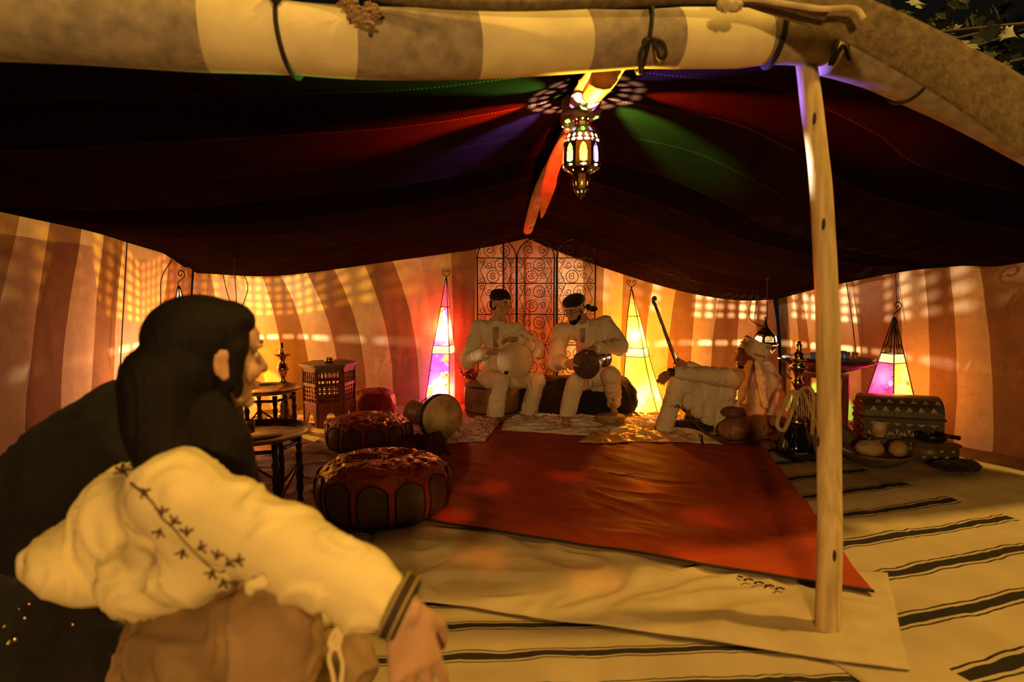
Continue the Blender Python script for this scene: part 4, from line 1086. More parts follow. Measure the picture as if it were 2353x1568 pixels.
c = V(onfloor(1832, 4.55, .03)); s_ = 4.55 / 1400
hk = thing('water_pipe', 'water pipe with a dark blue glass base standing left of the wooden post', 'water pipe', c)
yb = 1074
silv = mat('pipe_steel', (.42, .34, .20), .2, metal=1, var=.1, bump=.1)
MB().lathe([(0, 0)] + pr([(38, yb), (43, yb - 5), (44, 1060), (39, 1040), (33, 1020), (25, 1000), (21, 988), (0, 988)], s_), 32, c).build('glass_base', mat('blue_black_glass', (.004, .006, .018), .05, bump=0, var=.1, spec=1.0, Coat_Weight=1.0), hk)
MB().lathe(pr([(22, 992), (23, 984), (19, 981), (20, 975), (17, 972), (18, 965), (14, 960), (13, 950), (10, 940), (9, 925), (6, 915), (10, 905), (14, 900), (8, 892), (7, 885), (12, 872), (16, 866), (21, 862), (12, 856), (14, 848), (18, 846), (10, 838), (12, 832), (6, 828)], s_), 28, c, close=False).build('stem', silv, hk)
MB().tube([c + V((-.045 - .035 * sin(a), 0, .635 + .035 * cos(a))) for a in [pi * k / 10 for k in range(11)]], .006, n=8).build('handle', silv, hk)
MB().lathe(pr([(6, 828), (7, 822), (5, 818), (7, 812), (4, 808), (4, 803), (0, 802)], s_), 16, c).build('bowl_top', silv, hk)
hosem = mat('hose_tan', (.50, .35, .18), .7, var=.2, bump=.8, bscale=160)
mb = MB()
HP = lambda x, y, Y=4.42: P(x, y, Y)
hose = crom([HP(1838, 900), HP(1815, 905), HP(1798, 940), HP(1785, 975), HP(1800, 990), HP(1815, 960), HP(1830, 915), HP(1850, 890), HP(1868, 905), HP(1868, 960), HP(1866, 1000)], 50)
hose2 = crom([HP(1838, 905, 4.46), HP(1845, 900), HP(1862, 940), HP(1880, 985), HP(1905, 1015, 4.4), HP(1960, 1045, 4.35)], 40)
hs = thing('pipe_hose', 'thick tan hose looped round the neck of the water pipe by the post', 'hose', HP(1838, 900))
MB().tube(hose, .016, n=8).build('hose_loop', hosem, hs)
MB().tube(hose2, .013, n=8).build('hose_tail', hosem, hs)
for k in range(7): MB().tube(crom([HP(1829 + k * 5, 902 + (k % 2) * 3, 4.43), HP(1830 + k * 5.5, 935, 4.42), HP(1833 + k * 5, 955 + 4 * (k % 3), 4.43)], 10), .005, n=5).build('fringe_cord', hosem, hs)

# ================================================= IRON SCREEN
isc = thing('iron_screen', 'tall three-panel wrought iron screen with arched scrollwork behind the drummers', 'screen', P(1230, 985, 6.3) * V((1, 1, 0)) if False else (P(1230, 900, 6.3).x, 6.3, .02))
def screen_panel(pa, pb, ztop_px=598):
    a = P(*pa); b_ = P(*pb); a.z = b_.z = 0.02; ex = (b_ - a); L = ex.length; ex.normalize(); ez = V((0, 0, 1))
    W = lambda x, z: a + ex * x + ez * z
    mb = MB(); zs = [.02, .38, .70, 1.02, 1.34, 1.60]
    for x in (0, L): mb.tube([W(x, 0), W(x, 1.62)], .007, n=6)
    for z in zs: mb.tube([W(0, z), W(L, z)], .0055, n=6)
    mb.tube([W(L / 2 - cos(pi * k / 20) * L / 2, 1.60 + sin(pi * k / 20) * .20) for k in range(21)], .007, n=6)
    mb.build('panel_frame', ironm, isc)
    mb = MB(); kw = dict(ex=ex, ez=ez)
    for z0, z1 in zip(zs, zs[1:]):
        h = z1 - z0
        for sx in (-1, 1):
            xc = L / 2 + sx * L * .355
            mb.tube([W(xc - sx * .035, z0), W(xc + sx * .03, z0 + h / 2), W(xc - sx * .035, z1)], .0035, n=5)
            scroll(mb, W(xc + sx * .012, z0 + h * .14), L * .085, pi / 2, 1.4, sx, .0035, 24, **kw)
            scroll(mb, W(xc + sx * .012, z0 + h * .86), L * .085, -pi / 2, 1.4, -sx, .0035, 24, **kw)
        for (fx, fz, s1) in ((.40, .27, 1), (.60, .73, -1)):
            cc = W(L * fx, z0 + h * fz); r = L * .155
            mb.tube([cc + ex * cos(t) * r + ez * sin(t) * r for t in [2 * pi * k / 28 for k in range(28)]], .004, close=True, n=5)
            scroll(mb, cc, r * .62, pi / 4, 1.5, s1, .0035, 30, **kw)
        for (fx, fz, s1) in ((.70, .28, -1), (.30, .72, 1)): scroll(mb, W(L * fx, z0 + h * fz), L * .10, pi, 1.4, s1, .0035, 24, **kw)
    for s1 in (-1, 1): scroll(mb, W(L / 2 + s1 * L * .19, 1.68), L * .16, -pi / 2, 1.6, s1, .004, 36, **kw)
    mb.build('scrollwork', ironm, isc)
screen_panel((1098, 900, 6.28), (1186, 900, 6.38)); screen_panel((1188, 900, 6.38), (1272, 900, 6.30)); screen_panel((1277, 900, 6.30), (1365, 900, 6.36))
for px, lab in ((1157, 'dark vertical seam on the back wall behind the left screen panel'), (1280, 'dark vertical seam on the back wall between middle and right screen panels')):
    ps = [wallhit(px, y, WB_ if px < 1200 else WC, WC if px < 1200 else WD) for y in (555, 700, 900)]
    tag(MB().tube([p + V((0, -.05, 0)) for p in ps], .010, n=6).build('seam_cord', cordm), lab, 'cord')

# ================================================= SEATS OF THE DRUMMERS
c = V(onfloor(1132, 5.95, .02))
st_ = thing('clay_barrel', 'squat brown leather-covered barrel under the left drummer', 'barrel', c)
MB().lathe([(0, 0), (.22, 0), (.265, .06), (.285, .18), (.28, .30), (.25, .385), (.235, .40), (.24, .41), (0, .415)], 40, c).build('body', mat('barrel_brown', (.20, .085, .04), .45, var=.3, scale=6, bump=.6, bscale=18, bdist=.01), st_)
for z, r in ((.10, .278), (.345, .272)): MB().tube([c + V((cos(a) * r, sin(a) * r, z)) for a in [2 * pi * k / 36 for k in range(36)]], .008, close=True, n=6).build('band', pipem, st_)
def teapot(cp, sc_, label, m_):
    t_ = thing('teapot', label, 'teapot', cp); cp = V(cp)
    MB().lathe([(0, 0), (.045, 0), (.065, .02), (.070, .045), (.055, .07), (.035, .082), (.03, .085)], 24, cp).build('body', m_, t_)
    MB().lathe([(.034, .084), (.025, .098), (.008, .104), (.008, .112), (.012, .118), (0, .124)], 20, cp).build('lid', m_, t_)
    MB().tube(crom([cp + V((-.05, 0, .03)), cp + V((-.085, 0, .045)), cp + V((-.095, 0, .08)), cp + V((-.115, 0, .10))], 14), [.014 - .0006 * k for k in range(14)], n=8).build('spout', m_, t_)
    MB().tube(crom([cp + V((.05, 0, .07)), cp + V((.095, 0, .08)), cp + V((.10, 0, .045)), cp + V((.062, 0, .025))], 14), .005, n=7).build('handle', m_, t_)
    return t_
tp = P(1083, 872, 5.92); teapot((tp.x, 5.86, .437), 1, 'dark red teapot standing on the brown barrel beside the left drummer', mat('red_enamel', (.30, .02, .02), .2, var=.1, bump=0, spec=.8))
blk = mat('black_cloth', (.012, .009, .008), .95, var=.3, bump=.6, bscale=40, sheen=.1)
mb = MB()
for k in range(9):
    f = k / 8; x0 = P(1215, 900, 6.05).x; x1 = P(1418, 900, 6.05).x
    mb.ell((x0 + (x1 - x0) * f, 6.05, .205), (.20, .27, .235))
mb.box((.55, 6.05, .10), (1.0, .5, .18))
for k in range(len(mb.v)): mb.v[k].z = max(.02, mb.v[k].z)
bn = remesh(mb, 'draped_bench', blk, voxel=.022, smooth=4, fold=.02, fscale=.25); tag(bn, 'low bench draped in black cloth on which the drummers sit', 'bench')

# ================================================= TAMBOURINE
c = V(onfloor(1403, 5.48, .10))
tb = thing('tambourine', 'round tambourine with metal jingles lying on the white cloth', 'tambourine', c)
MB().lathe([(.130, 0), (.137, 0), (.137, .052), (.130, .052), (.130, 0)], 36, c, close=False).build('rim', mat('tambourine_wood', (.30, .18, .08), .4), tb)
MB().lathe([(0, .049), (.129, .049), (.129, .052), (0, .052)], 36, c).build('skin', skinm, tb)
for k in range(10):
    a = 2 * pi * k / 10
    MB().lathe([(0, -.004), (.014, -.001), (.014, .001), (0, .004)], 10, c + V((cos(a) * .137, sin(a) * .137, .026))).build('jingle', silv, tb)

# ================================================= RIGHT-HAND CORNER THINGS
c = V((P(1898, 850, 5.15).x, 5.15, .02))
stl = thing('tray_stand', 'dark red wooden stand under the wide brass dish behind the post', 'stand', c)
for k in range(6):
    a = 2 * pi * k / 6 + .2
    MB().box(c + V((cos(a) * .17, sin(a) * .17, .27)), (.035, .035, .54), Matrix.Rotation(a, 3, 'Z'), bev=.004).build('leg', redw, stl, smooth=False)
MB().lathe([(0, .54), (.20, .54), (.20, .56), (0, .56)], 6, c).build('top', redw, stl, smooth=False)
MB().lathe([(.16, .22), (.19, .22), (.19, .25), (.16, .25), (.16, .22)], 6, c, close=False, twist=.2).build('rail', redw, stl, smooth=False)
dish = thing('brass_dish', 'wide star-rimmed metal dish raised on a stand behind the post', 'dish', c + V((0, 0, .58)))
star = lambda a, f: 1 + .10 * f * cos(6 * a)
MB().lathe([(0, .582), (.15, .584), (.24, .615), (.33, .665), (.37, .685), (.372, .692), (.34, .692), (.24, .655), (.15, .62), (0, .616)], 48, c, fn=lambda a, s: 1 + (.10 * cos(6 * a) if .25 < s < .85 else 0)).build('bowl', mat('dark_brass_dish', (.20, .10, .05), .3, metal=.8, var=.3, bump=.4), dish)
MB().lathe([(0, .686), (.335, .686), (.345, .694), (.335, .700), (0, .700)], 40, c).build('cover', mat('dark_lid', (.05, .03, .02), .45, metal=.5, var=.2, bump=.4), dish)
gm = [mat('glass_blue_tumbler', (.20, .22, .75), .08, var=.1, bump=0, Transmission_Weight=.3, spec=.8), mat('glass_gold_tumbler', (.85, .38, .08), .12, metal=.5, var=.1, bump=0)]
gls = [(1868, 0), (1880, 0), (1892, 0), (1945, 0), (1964, 1), (1885, 0), (1936, 0)]
labs = ['leftmost blue tea glass on the wide dish', 'second blue tea glass from the left on the wide dish', 'third blue tea glass from the left, beside the post', 'blue tea glass just right of the wooden post', 'gold tea glass at the right end of the row on the dish', 'blue tea glass behind the first three, left of the post', 'blue tea glass half hidden by the right edge of the post']
for k, (px, gi) in enumerate(gls):
    p = P(px, 835, 5.05 + (.12 if k in (5, 6) else .03 * (k % 2)))
    o_ = MB().lathe([(0, 0), (.018, 0), (.020, .03), (.025, .075), (.0235, .075), (.0185, .03), (.017, .004), (0, .003)], 14, (p.x, p.y, .7005)).build('tea_glass', gm[gi])
    tag(o_, labs[k], 'glass', 'tea glasses on the wide dish')
    if gi == 0:
        MB().tube([V((p.x, p.y, .7005 + .055)) + V((cos(a) * .0245, sin(a) * .0245, 0)) for a in [2 * pi * q / 14 for q in range(14)]], .0012, close=True, n=4).build('gilt_ring', pipebr, o_)
c = V(P(1975, 905, 5.3)); teapot((2.98, 5.42, .02), 1, 'round dark jug standing behind the left end of the inlaid chest', mat('jug_red', (.20, .04, .03), .35, var=.2, bump=.2))

# striped cushion
cst = stripemat('cushion_stripes', (.30, .035, .025), (.02, .012, .01), .075, 0, .024, .010, .012, var=.2)
mb = MB(); c = P(1885, 925, 4.98); c.z = .30
vs = []; fs = []; uv = []; K = 24
for j in range(K + 1):
    for i in range(K + 1):
        u, v = -1 + 2 * i / K, -1 + 2 * j / K
        th = (max(0, 1 - abs(u) ** 3) * max(0, 1 - abs(v) ** 3)) ** .5
        for s in (1,): vs.append(c + V((u * .19 * (1 - .06 * (1 - v * v)), -.07 * th, v * .17 * (1 - .06 * (1 - u * u))))); uv.append((u * .2, v * .17))
nf = len(vs)
for j in range(K + 1):
    for i in range(K + 1):
        u, v = -1 + 2 * i / K, -1 + 2 * j / K
        th = (max(0, 1 - abs(u) ** 3) * max(0, 1 - abs(v) ** 3)) ** .5
        vs.append(c + V((u * .19 * (1 - .06 * (1 - v * v)), .07 * th, v * .17 * (1 - .06 * (1 - u * u))))); uv.append((u * .2, v * .17))
for j in range(K):
    for i in range(K):
        q_ = (j * (K + 1) + i, j * (K + 1) + i + 1, (j + 1) * (K + 1) + i + 1, (j + 1) * (K + 1) + i); fs.append(q_); fs.append(tuple(nf + x for x in reversed(q_)))
Rt = Matrix.Rotation(.35, 3, 'Z') @ Matrix.Rotation(-.35, 3, 'X')
vs = [c + Rt @ (v - c) for v in vs]
cu = mesh('striped_cushion', vs, fs, cst, uv=uv); tag(cu, 'red, black and cream striped cushion leaning behind the blue water pipe', 'cushion')
zz = min(v.co.z for v in cu.data.vertices)
for v in cu.data.vertices: v.co.z -= zz - .13
bsm = remesh(MB().ell((c.x, c.y + .02, .10), (.20, .16, .085)), 'folded_blanket', mat('brown_blanket', (.16, .09, .05), .9, bump=.5), voxel=.012, fold=.01, fscale=.08)
tag(bsm, 'folded brown blanket under the striped cushion', 'blanket')

# inlaid chest with a domed lid
chm = mat('chest_wood', (.055, .038, .022), .4, var=.3, scale=18, bump=.4, spec=.5)
bone = mat('bone_inlay', (.36, .26, .14), .35, var=.2, scale=30, bump=.1, spec=.6)
fa = V((P(1985, 960, 4.72).x, 4.72, .03)); fb = V((P(2172, 960, 4.55).x, 4.55, .03))
ex = (fb - fa); L = ex.length; ex.normalize(); ey = V((-ex.y, ex.x, 0))
chest = thing('inlaid_chest', 'domed wooden chest inlaid with pale triangles, under the small pyramid lamp', 'chest', (fa + fb) / 2)
Dp = .36; Hb = .27; ez = V((0, 0, 1)); W = lambda x, y, z: fa + ex * x + ey * y + ez * z
mb = MB(); mb.add([W(x, y, z) for z in (0, Hb) for (x, y) in ((0, 0), (L, 0), (L, Dp), (0, Dp))], [(3, 2, 1, 0), (4, 5, 6, 7), (0, 1, 5, 4), (1, 2, 6, 5), (2, 3, 7, 6), (3, 0, 4, 7)])
mb.build('body', chm, chest, smooth=False)
Kc = 14; arcp = [(Dp / 2 - Dp / 2 * cos(pi * k / Kc) , Hb + .012 + .15 * sin(pi * k / Kc) ** .8) for k in range(Kc + 1)]
vs = [W(x, y, z) for x in (0, L) for y, z in arcp]; nk = Kc + 1
mb = MB().add(vs, [(k, k + 1, nk + k + 1, nk + k) for k in range(Kc)] + [tuple(range(Kc, -1, -1)), tuple(nk + k for k in range(nk)), (0, nk, nk + Kc, Kc)])
mb.build('lid', chm, chest, smooth=False)
mb = MB()
for z in (Hb + .004,): mb.add([W(x, y, zz_) for zz_ in (z - .006, z + .010) for (x, y) in ((-.01, -.01), (L + .01, -.01), (L + .01, Dp + .01), (-.01, Dp + .01))], [(3, 2, 1, 0), (4, 5, 6, 7), (0, 1, 5, 4), (1, 2, 6, 5), (2, 3, 7, 6), (3, 0, 4, 7)])
mb.build('edge_band', pipem, chest, smooth=False)
def tri(pts, name='inlay'):
    n_ = ey * -.004
    vs = [p for p in pts] + [p + n_ for p in pts]; k = len(pts)
    MB().add(vs, [tuple(range(k, 2 * k))] + [(i, (i + 1) % k, k + (i + 1) % k, k + i) for i in range(k)]).build(name, bone, chest, smooth=False)
for i in range(6):
    x0 = .03 + (L - .06) * i / 6; w6 = (L - .06) / 6
    tri([W(x0 + w6 * .1, 0, .235), W(x0 + w6 * .9, 0, .235), W(x0 + w6 * .5, 0, .215)])
    xc, zc = x0 + w6 / 2, .13
    for s in range(6):
        a = pi / 6 + s * pi / 3
        tri([W(xc + cos(a) * .008, 0, zc + sin(a) * .008), W(xc + cos(a - .28) * .045, 0, zc + sin(a - .28) * .060), W(xc + cos(a + .28) * .045, 0, zc + sin(a + .28) * .060)])
    for k0, off in ((2, 0), (4, .5)):
        y0, z0 = arcp[k0 - 1]; y1, z1 = arcp[k0]
        xo = x0 + w6 * off * .9; e_ = -.004
        tri([W(xo + w6 * .15, y0 - .002, z0 + .002), W(xo + w6 * .75, y0 - .002, z0 + .002), W(xo + w6 * .45, y1 - .003, z1 + .006)])
emb = mat('embossed_copper', (.45, .13, .06), .25, metal=.8, var=.3, scale=30, bump=1.0, bscale=45, bdist=.02)
pts = [(0.01, 0.02), (Dp - .01, .02)] + [(y * .95 + .01, z * .97) for y, z in arcp[::-1]]
en = MB(); ctr = W(-.006, Dp / 2, .2)
for r in range(8):
    for q_ in range(6):
        y = .035 + q_ * .058 + (.029 if r % 2 else 0); z = .03 + r * .050
        if y > Dp - .03 or (z > .28 and ((y - Dp / 2) / (Dp / 2)) ** 2 + ((z - .28) / .14) ** 2 > .9): continue
        en.ell(W(-.004, y, z), (.012, .024, .024), nu=8, nv=6)
en.build('embossed_end', emb, chest, smooth=False)

# clay bowl with loaves, petalled bowl, cup
clay = mat('dark_clay', (.10, .055, .03), .45, var=.3, bump=.3, spec=.5)
bread = mat('pale_bread', (.42, .27, .14), .65, var=.2, scale=12, bump=.4)
c = V(onfloor(2018, 4.32, .035))
tag(MB().lathe([(0, 0), (.10, 0), (.17, .03), (.235, .085), (.25, .105), (.243, .112), (.22, .09), (.15, .045), (0, .03)], 40, c).build('clay_bowl', clay), 'wide dark clay bowl on the floor right of the post', 'bowl')
def lump(px, py, Y, r, name, lab, cat, m_, rot=0.0, z=None):
    p = P(px, py, Y); 
    if z is not None: p.z = z
    o_ = remesh(MB().ell(p, r, Matrix.Rotation(rot, 3, 'Z') @ Matrix.Rotation(.2, 3, 'X')), name, m_, voxel=.008, smooth=2, fold=.004, fscale=.06); tag(o_, lab, cat, 'loaves in the clay bowl'); return o_
lump(1998, 1042, 4.30, (.105, .08, .055), 'bread_loaf', 'larger rounded loaf at the left of the clay bowl', 'bread', bread, .2, z=.16)
lump(2062, 1050, 4.30, (.062, .07, .055), 'bread_loaf', 'smaller wedge-like loaf at the right of the clay bowl', 'bread', bread, -.4, z=.155)
c = V(onfloor(2050, 4.62, .03))
pb = thing('painted_bowl', 'dark round bowl painted with pale petals in front of the inlaid chest', 'bowl', c)
MB().lathe([(0, 0), (.07, 0), (.13, .04), (.165, .10), (.15, .145), (.142, .15), (.13, .10), (0, .03)], 32, c).build('body', clay, pb)
for k in range(12):
    a = 2 * pi * k / 12; d_ = V((cos(a), sin(a), 0)); tn = V((-sin(a), cos(a), 0)); q0 = c + d_ * .150 + V((0, 0, .085))
    vs = [q0 + tn * (.026 * sin(t)) * (1 if cos(t) > -.2 else .6) + (V((0, 0, 1)) + d_ * .55 * (1 if cos(t) < 0 else .1)).normalized() * (.045 * cos(t)) + d_ * .012 for t in [2 * pi * i / 10 for i in range(10)]]
    MB().add(vs + [v - d_ * .01 for v in vs], [tuple(range(10))] + [(i, (i + 1) % 10, 10 + (i + 1) % 10, 10 + i) for i in range(10)]).build('petal', mat('petal_glaze', (.48, .34, .17), .4, var=.15, bump=.1), pb, smooth=False)
c = V((P(2027, 975, 4.66).x, 4.69, .185))
cp_ = thing('pale_cup', 'pale ribbed goblet standing in the petalled bowl before the chest', 'cup', c)
MB().lathe([(0, -.10), (.03, -.10), (.028, -.06), (.045, .0), (.055, .09), (.050, .092), (.040, .0), (0, -.02)], 24, c, fn=lambda a, s: 1 + .03 * cos(8 * a)).build('cup', mat('petal_glaze', (.48, .34, .17)), cp_)
MB().tube(crom([c + V((-.02, 0, .09)), c + V((0, 0, .14)), c + V((.03, 0, .13)), c + V((.04, 0, .09))], 12), .005).build('handle', clay, cp_)
# pan and low inlaid box
c = V((P(2140, 1010, 4.5).x, 4.5, .03))
bx = thing('jewel_box', 'low dark box with pale square inlays on the floor right of the painted bowl', 'box', c)
MB().box(c + V((0, 0, .055)), (.30, .20, .11), Matrix.Rotation(-.12, 3, 'Z'), bev=.01).build('body', clay, bx)
MB().box(c + V((0, 0, .12)), (.32, .22, .022), Matrix.Rotation(-.12, 3, 'Z'), bev=.006).build('lid', clay, bx)
for k in range(6):
    MB().box(c + Matrix.Rotation(-.12, 3, 'Z') @ V((-.10 + .04 * k + (.0), -.102, .035 + .045 * (k % 2))), (.024, .006, .016), Matrix.Rotation(-.12, 3, 'Z')).build('inlay', bone, bx, smooth=False)
pn = thing('dark_pan', 'black round pan with a stubby handle pointing right, on the low box', 'pan', c + V((0, 0, .131)))
MB().lathe([(0, .133), (.075, .133), (.095, .15), (.10, .19), (.096, .192), (.08, .15), (0, .142)], 28, c).build('body', mat('black_metal', (.02, .015, .012), .35, metal=.6), pn)
MB().tube([c + V((.09, 0, .175)), c + V((.15, -.01, .165)), c + V((.20, -.015, .158))], [.014, .016, .018], n=10).build('handle', mat('black_metal', (.02, .015, .012)), pn)
c = V((G(2195, 1092).x, G(2195, 1092).y, .065))
o_ = remesh(MB().ell(c, (.17, .11, .032)).ell(c + V((.08, .02, .006)), (.08, .08, .035)), 'floor_cushion', blk, voxel=.01, smooth=2, fold=.01, fscale=.09); tag(o_, 'flat dark cushion lying on the striped blanket at the far right', 'cushion')
c = V((P(1930, 985, 4.62).x, 4.66, .03))
o_ = remesh(MB().ell(c + V((0, 0, .11)), (.15, .12, .10)).ell(c + V((-.22, -.05, .09)), (.17, .13, .09)), 'leather_sack', mat('brown_sack', (.12, .08, .04), .8, bump=.5), voxel=.012, smooth=3, fold=.02, fscale=.12); tag(o_, 'slumped dark brown sack on the floor behind the blue water pipe', 'sack')

# ================================================= PEOPLE
skin1 = mat('skin', (.46, .25, .145), .5, var=.08, scale=14, bump=.12, bscale=90, spec=.35, Subsurface_Weight=.06)
skin2 = mat('skin_tan', (.30, .145, .075), .5, var=.1, scale=14, bump=.12, bscale=90, spec=.35)
hairm = mat('dark_hair', (.007, .0045, .003), .6, var=.3, scale=30, bump=.6, bscale=50, stretch=(8, 8, 1), spec=.12)
eyew = mat('eye_white', (.6, .52, .42), .3, bump=0, var=.02); iris = mat('iris', (.015, .01, .008), .2, bump=0, var=.02)
lipm = mat('lip', (.30, .11, .08), .5, bump=0)
white = mat('white_linen', (.70, .60, .45), .85, var=.06, scale=5, bump=.35, bscale=150, spec=.15)
white2 = mat('white_linen_robe', (.66, .56, .42), .85, var=.07, scale=5, bump=.35, bscale=150, spec=.15)
band = mat('embroidered_band', (.42, .27, .17), .8, var=.25, scale=50, bump=.6)
def frame(f, up=(0, 0, 1)):
    y = V(f).normalized(); z = V(up); z = (z - y * z.dot(y)).normalized(); x = y.cross(z)
    return Matrix((x, y, z)).transposed()
def head(mb, c, R, s=1.0, neck=None, beard=0.0):
    L = lambda x, y, z: V(c) + R @ V((x * s, y * s, z * s))
    e = lambda p, r, Q=None: mb.ell(L(*p), tuple(k * s for k in r), R @ Q if Q is not None else R)
    e((0, -.015, .035), (.075, .094, .082)); e((0, .028, -.025), (.062, .060, .082)); e((0, .032, -.075), (.047, .050, .034)); e((0, .074, -.097), (.020, .016, .016))
    e((0, .05, .04), (.060, .045, .045))
    mb.cap(L(0, .082, .018), .009 * s, L(0, .108, -.026), .0135 * s); e((.012, .094, -.030), (.010, .011, .008)); e((-.012, .094, -.030), (.010, .011, .008))
    for q in (-1, 1):
        e((q * .030, .077, .026), (.027, .014, .008)); e((q * .040, .058, -.028), (.026, .026, .022)); e((q * .030, .070, .004), (.015, .010, .009))
        e((q * .078, -.012, -.005), (.007, .021, .032)); e((q * .083, -.016, .012), (.006, .018, .014)); e((q * .079, -.008, -.033), (.007, .009, .009))
    e((0, .088, -.057), (.023, .010, .0055)); e((0, .086, -.068), (.019, .011, .007))
    if neck is not None: mb.cap(L(0, -.02, -.06), .056 * s, V(neck), .060 * s)
    return L
def face_parts(L, R, par, s=1.0):
    for q in (-1, 1):
        MB().ell(L(q * .030, .072, .006), (.0125 * s, .0125 * s, .010 * s), R).build('eye', eyew, par)
        MB().ell(L(q * .030, .0835, .006), (.0058 * s, .003 * s, .0058 * s), R).build('iris', iris, par)
        MB().tube([L(q * x, y, z) for x, y, z in ((.014, .091, .028), (.030, .090, .034), (.050, .076, .028))], .0045 * s, n=6).build('eyebrow', hairm, par)
    MB().ell(L(0, .094, -.058), (.020 * s, .007 * s, .004 * s), R).ell(L(0, .092, -.068), (.017 * s, .008 * s, .005 * s), R).build('lips', lipm, par)
def hand(mb, w, d, n, side=1, curl=(.35, .45, .3), s=1.0, spread=.12, fr=.0088, thumb=1.0):
    """w wrist, d pointing out along the hand, n the way the palm faces"""
    w = V(w); d = V(d).normalized(); n = V(n); n = (n - d * n.dot(d)).normalized(); a = d.cross(n) * side
    for k, o in enumerate((-.028, -.010, .009, .027)):
        mb.cap(w + d * .012 * s + a * o * .55 * s, .016 * s, w + d * .080 * s + a * o * s, .0125 * s)
    lens = (.066, .078, .083, .074) if True else None
    for k, o in enumerate((-.030, -.010, .010, .029)):
        ln = (.062, .076, .082, .075)[k] * s
        p = w + d * .082 * s + a * o * s; ang = 0.0; dd = (d + a * (o / .03) * spread).normalized()
        ax_ = dd.cross(n)
        for seg, (fl, cu) in enumerate(zip((.44, .31, .25), curl)):
            ang += cu * (1 + .12 * (1.5 - k)); q = dd * cos(ang) + n * sin(ang); p2 = p + q * ln * fl
            r0 = fr * s * (1 - .10 * seg); mb.cap(p, r0 * 1.02, p2, r0 * .93, n=8); p = p2
    p = w + d * .022 * s + a * .022 * s; q = (d * .62 + a * .62 + n * .38 * thumb).normalized(); p1 = p + q * .042 * s; mb.cap(p, .0145 * s, p1, .0125 * s)
    q = (d * .85 + a * .30 + n * .45 * thumb).normalized(); p2 = p1 + q * .032 * s; mb.cap(p1, .0115 * s, p2, .0102 * s); q = (d * .85 + a * .05 + n * .5 * thumb).normalized(); mb.cap(p2, .0100 * s, p2 + q * .026 * s, .0082 * s)
def foot(mb, an, d, s=1.0):
    an = V(an); d = V(d); d.z = 0; d.normalize(); a = V((-d.y, d.x, 0)); g = V((an.x, an.y, 0.0))
    zf = an.z - .075 * s
    H_ = lambda f, o, z: V((an.x, an.y, zf)) + d * f * s + a * o * s + V((0, 0, z * s))
    mb.ell(H_(-.035, 0, .030), (.032 * s, .032 * s, .032 * s)); mb.cap(an, .034 * s, H_(.06, 0, .045), .032 * s); mb.cap(H_(.03, 0, .035), .034 * s, H_(.125, .0, .022), .024 * s, flat=.9)
    mb.cap(H_(-.03, .012, .022), .024 * s, H_(.12, .026, .018), .019 * s); mb.cap(H_(-.03, -.012, .022), .022 * s, H_(.11, -.026, .016), .016 * s)
    for k, (o, f, r) in enumerate(((.030, .175, .0125), (.012, .172, .0095), (-.003, .165, .0088), (-.017, .155, .0082), (-.029, .143, .0078))):
        mb.cap(H_(.12, o * .85, .016), r * s * 1.1, H_(f, o, .011), r * s, n=8)
def limbs(mb, J, s=1.0):
    for sd in 'LR':
        if 'sh' + sd in J:
            mb.cap(J['sh' + sd], .046 * s, J['el' + sd], .036 * s); mb.cap(J['el' + sd], .036 * s, J['wr' + sd], .024 * s)
            mb.cap(J['chest'], .07 * s, J['sh' + sd], .046 * s)
        if 'hi' + sd in J:
            mb.cap(J['hi' + sd], .075 * s, J['kn' + sd], .050 * s); k = J['kn' + sd].lerp(J['an' + sd], .3)
            mb.cap(J['kn' + sd], .048 * s, k, .048 * s); mb.cap(k, .048 * s, J['an' + sd], .030 * s)
            mb.cap(J['pelvis'], .09 * s, J['hi' + sd], .075 * s)
    mb.cap(J['pelvis'], .10 * s, J['chest'], .10 * s); mb.cap(J['chest'], .09 * s, J['neck'], .058 * s)

def hem(z):
    def f(c, n):
        if c.z < z: c = V((c.x, c.y, z))
        return c
    return f
# ---- left drummer
p1 = thing('person', 'seated man in white tunic and dark cap holding a round pale frame drum', 'person', (P(1140, 900, 5.7).x, 5.7, .02))
J = dict(pelvis=P(1142, 868, 5.86), chest=P(1142, 775, 5.78), neck=P(1143, 738, 5.76), shL=P(1100, 752, 5.76), shR=P(1186, 756, 5.76),
         elL=P(1077, 826, 5.66), wrL=P(1119, 810, 5.42), elR=P(1231, 800, 5.62), wrR=P(1188, 781, 5.36),
         hiL=P(1118, 872, 5.82), hiR=P(1170, 870, 5.82), knL=P(1152, 872, 5.42), anL=P(1136, 966, 5.50), knR=P(1236, 874, 5.46), anR=P(1212, 962, 5.62))
J['anL'].z = .135; J['anR'].z = .135
b1_ = MB(); limbs(b1_, J); Rh = frame((.72, -.66, -.10), (.05, .05, 1)); hc = P(1150, 701, 5.70)
L1 = head(b1_, hc, Rh, 1.02, J['neck'])
hand(b1_, J['wrL'], (.75, -.30, .10), (.15, -.75, -.5), -1, (.25, .3, .2)); hand(b1_, J['wrR'], (-.78, -.25, .05), (-.1, -.55, -.8), 1, (.25, .35, .2))
foot(b1_, J['anL'], (-.35, -1, 0), 1.05); foot(b1_, J['anR'], (.75, -.65, 0), 1.05)
remesh(b1_, 'body', skin1, p1, voxel=.0062, smooth=2); face_parts(L1, Rh, p1, 1.02)
t_ = MB()
t_.cap(J['pelvis'] + V((0, 0, -.02)), .150, J['chest'] + V((0, 0, -.02)), .135, flat=1.0); t_.ell(J['pelvis'] + V((0, -.03, -.01)), (.20, .19, .11)); t_.ell(J['chest'] + V((0, 0, .03)), (.17, .105, .11)); t_.cap(J['chest'], .10, J['neck'] + V((0, 0, -.01)), .068)
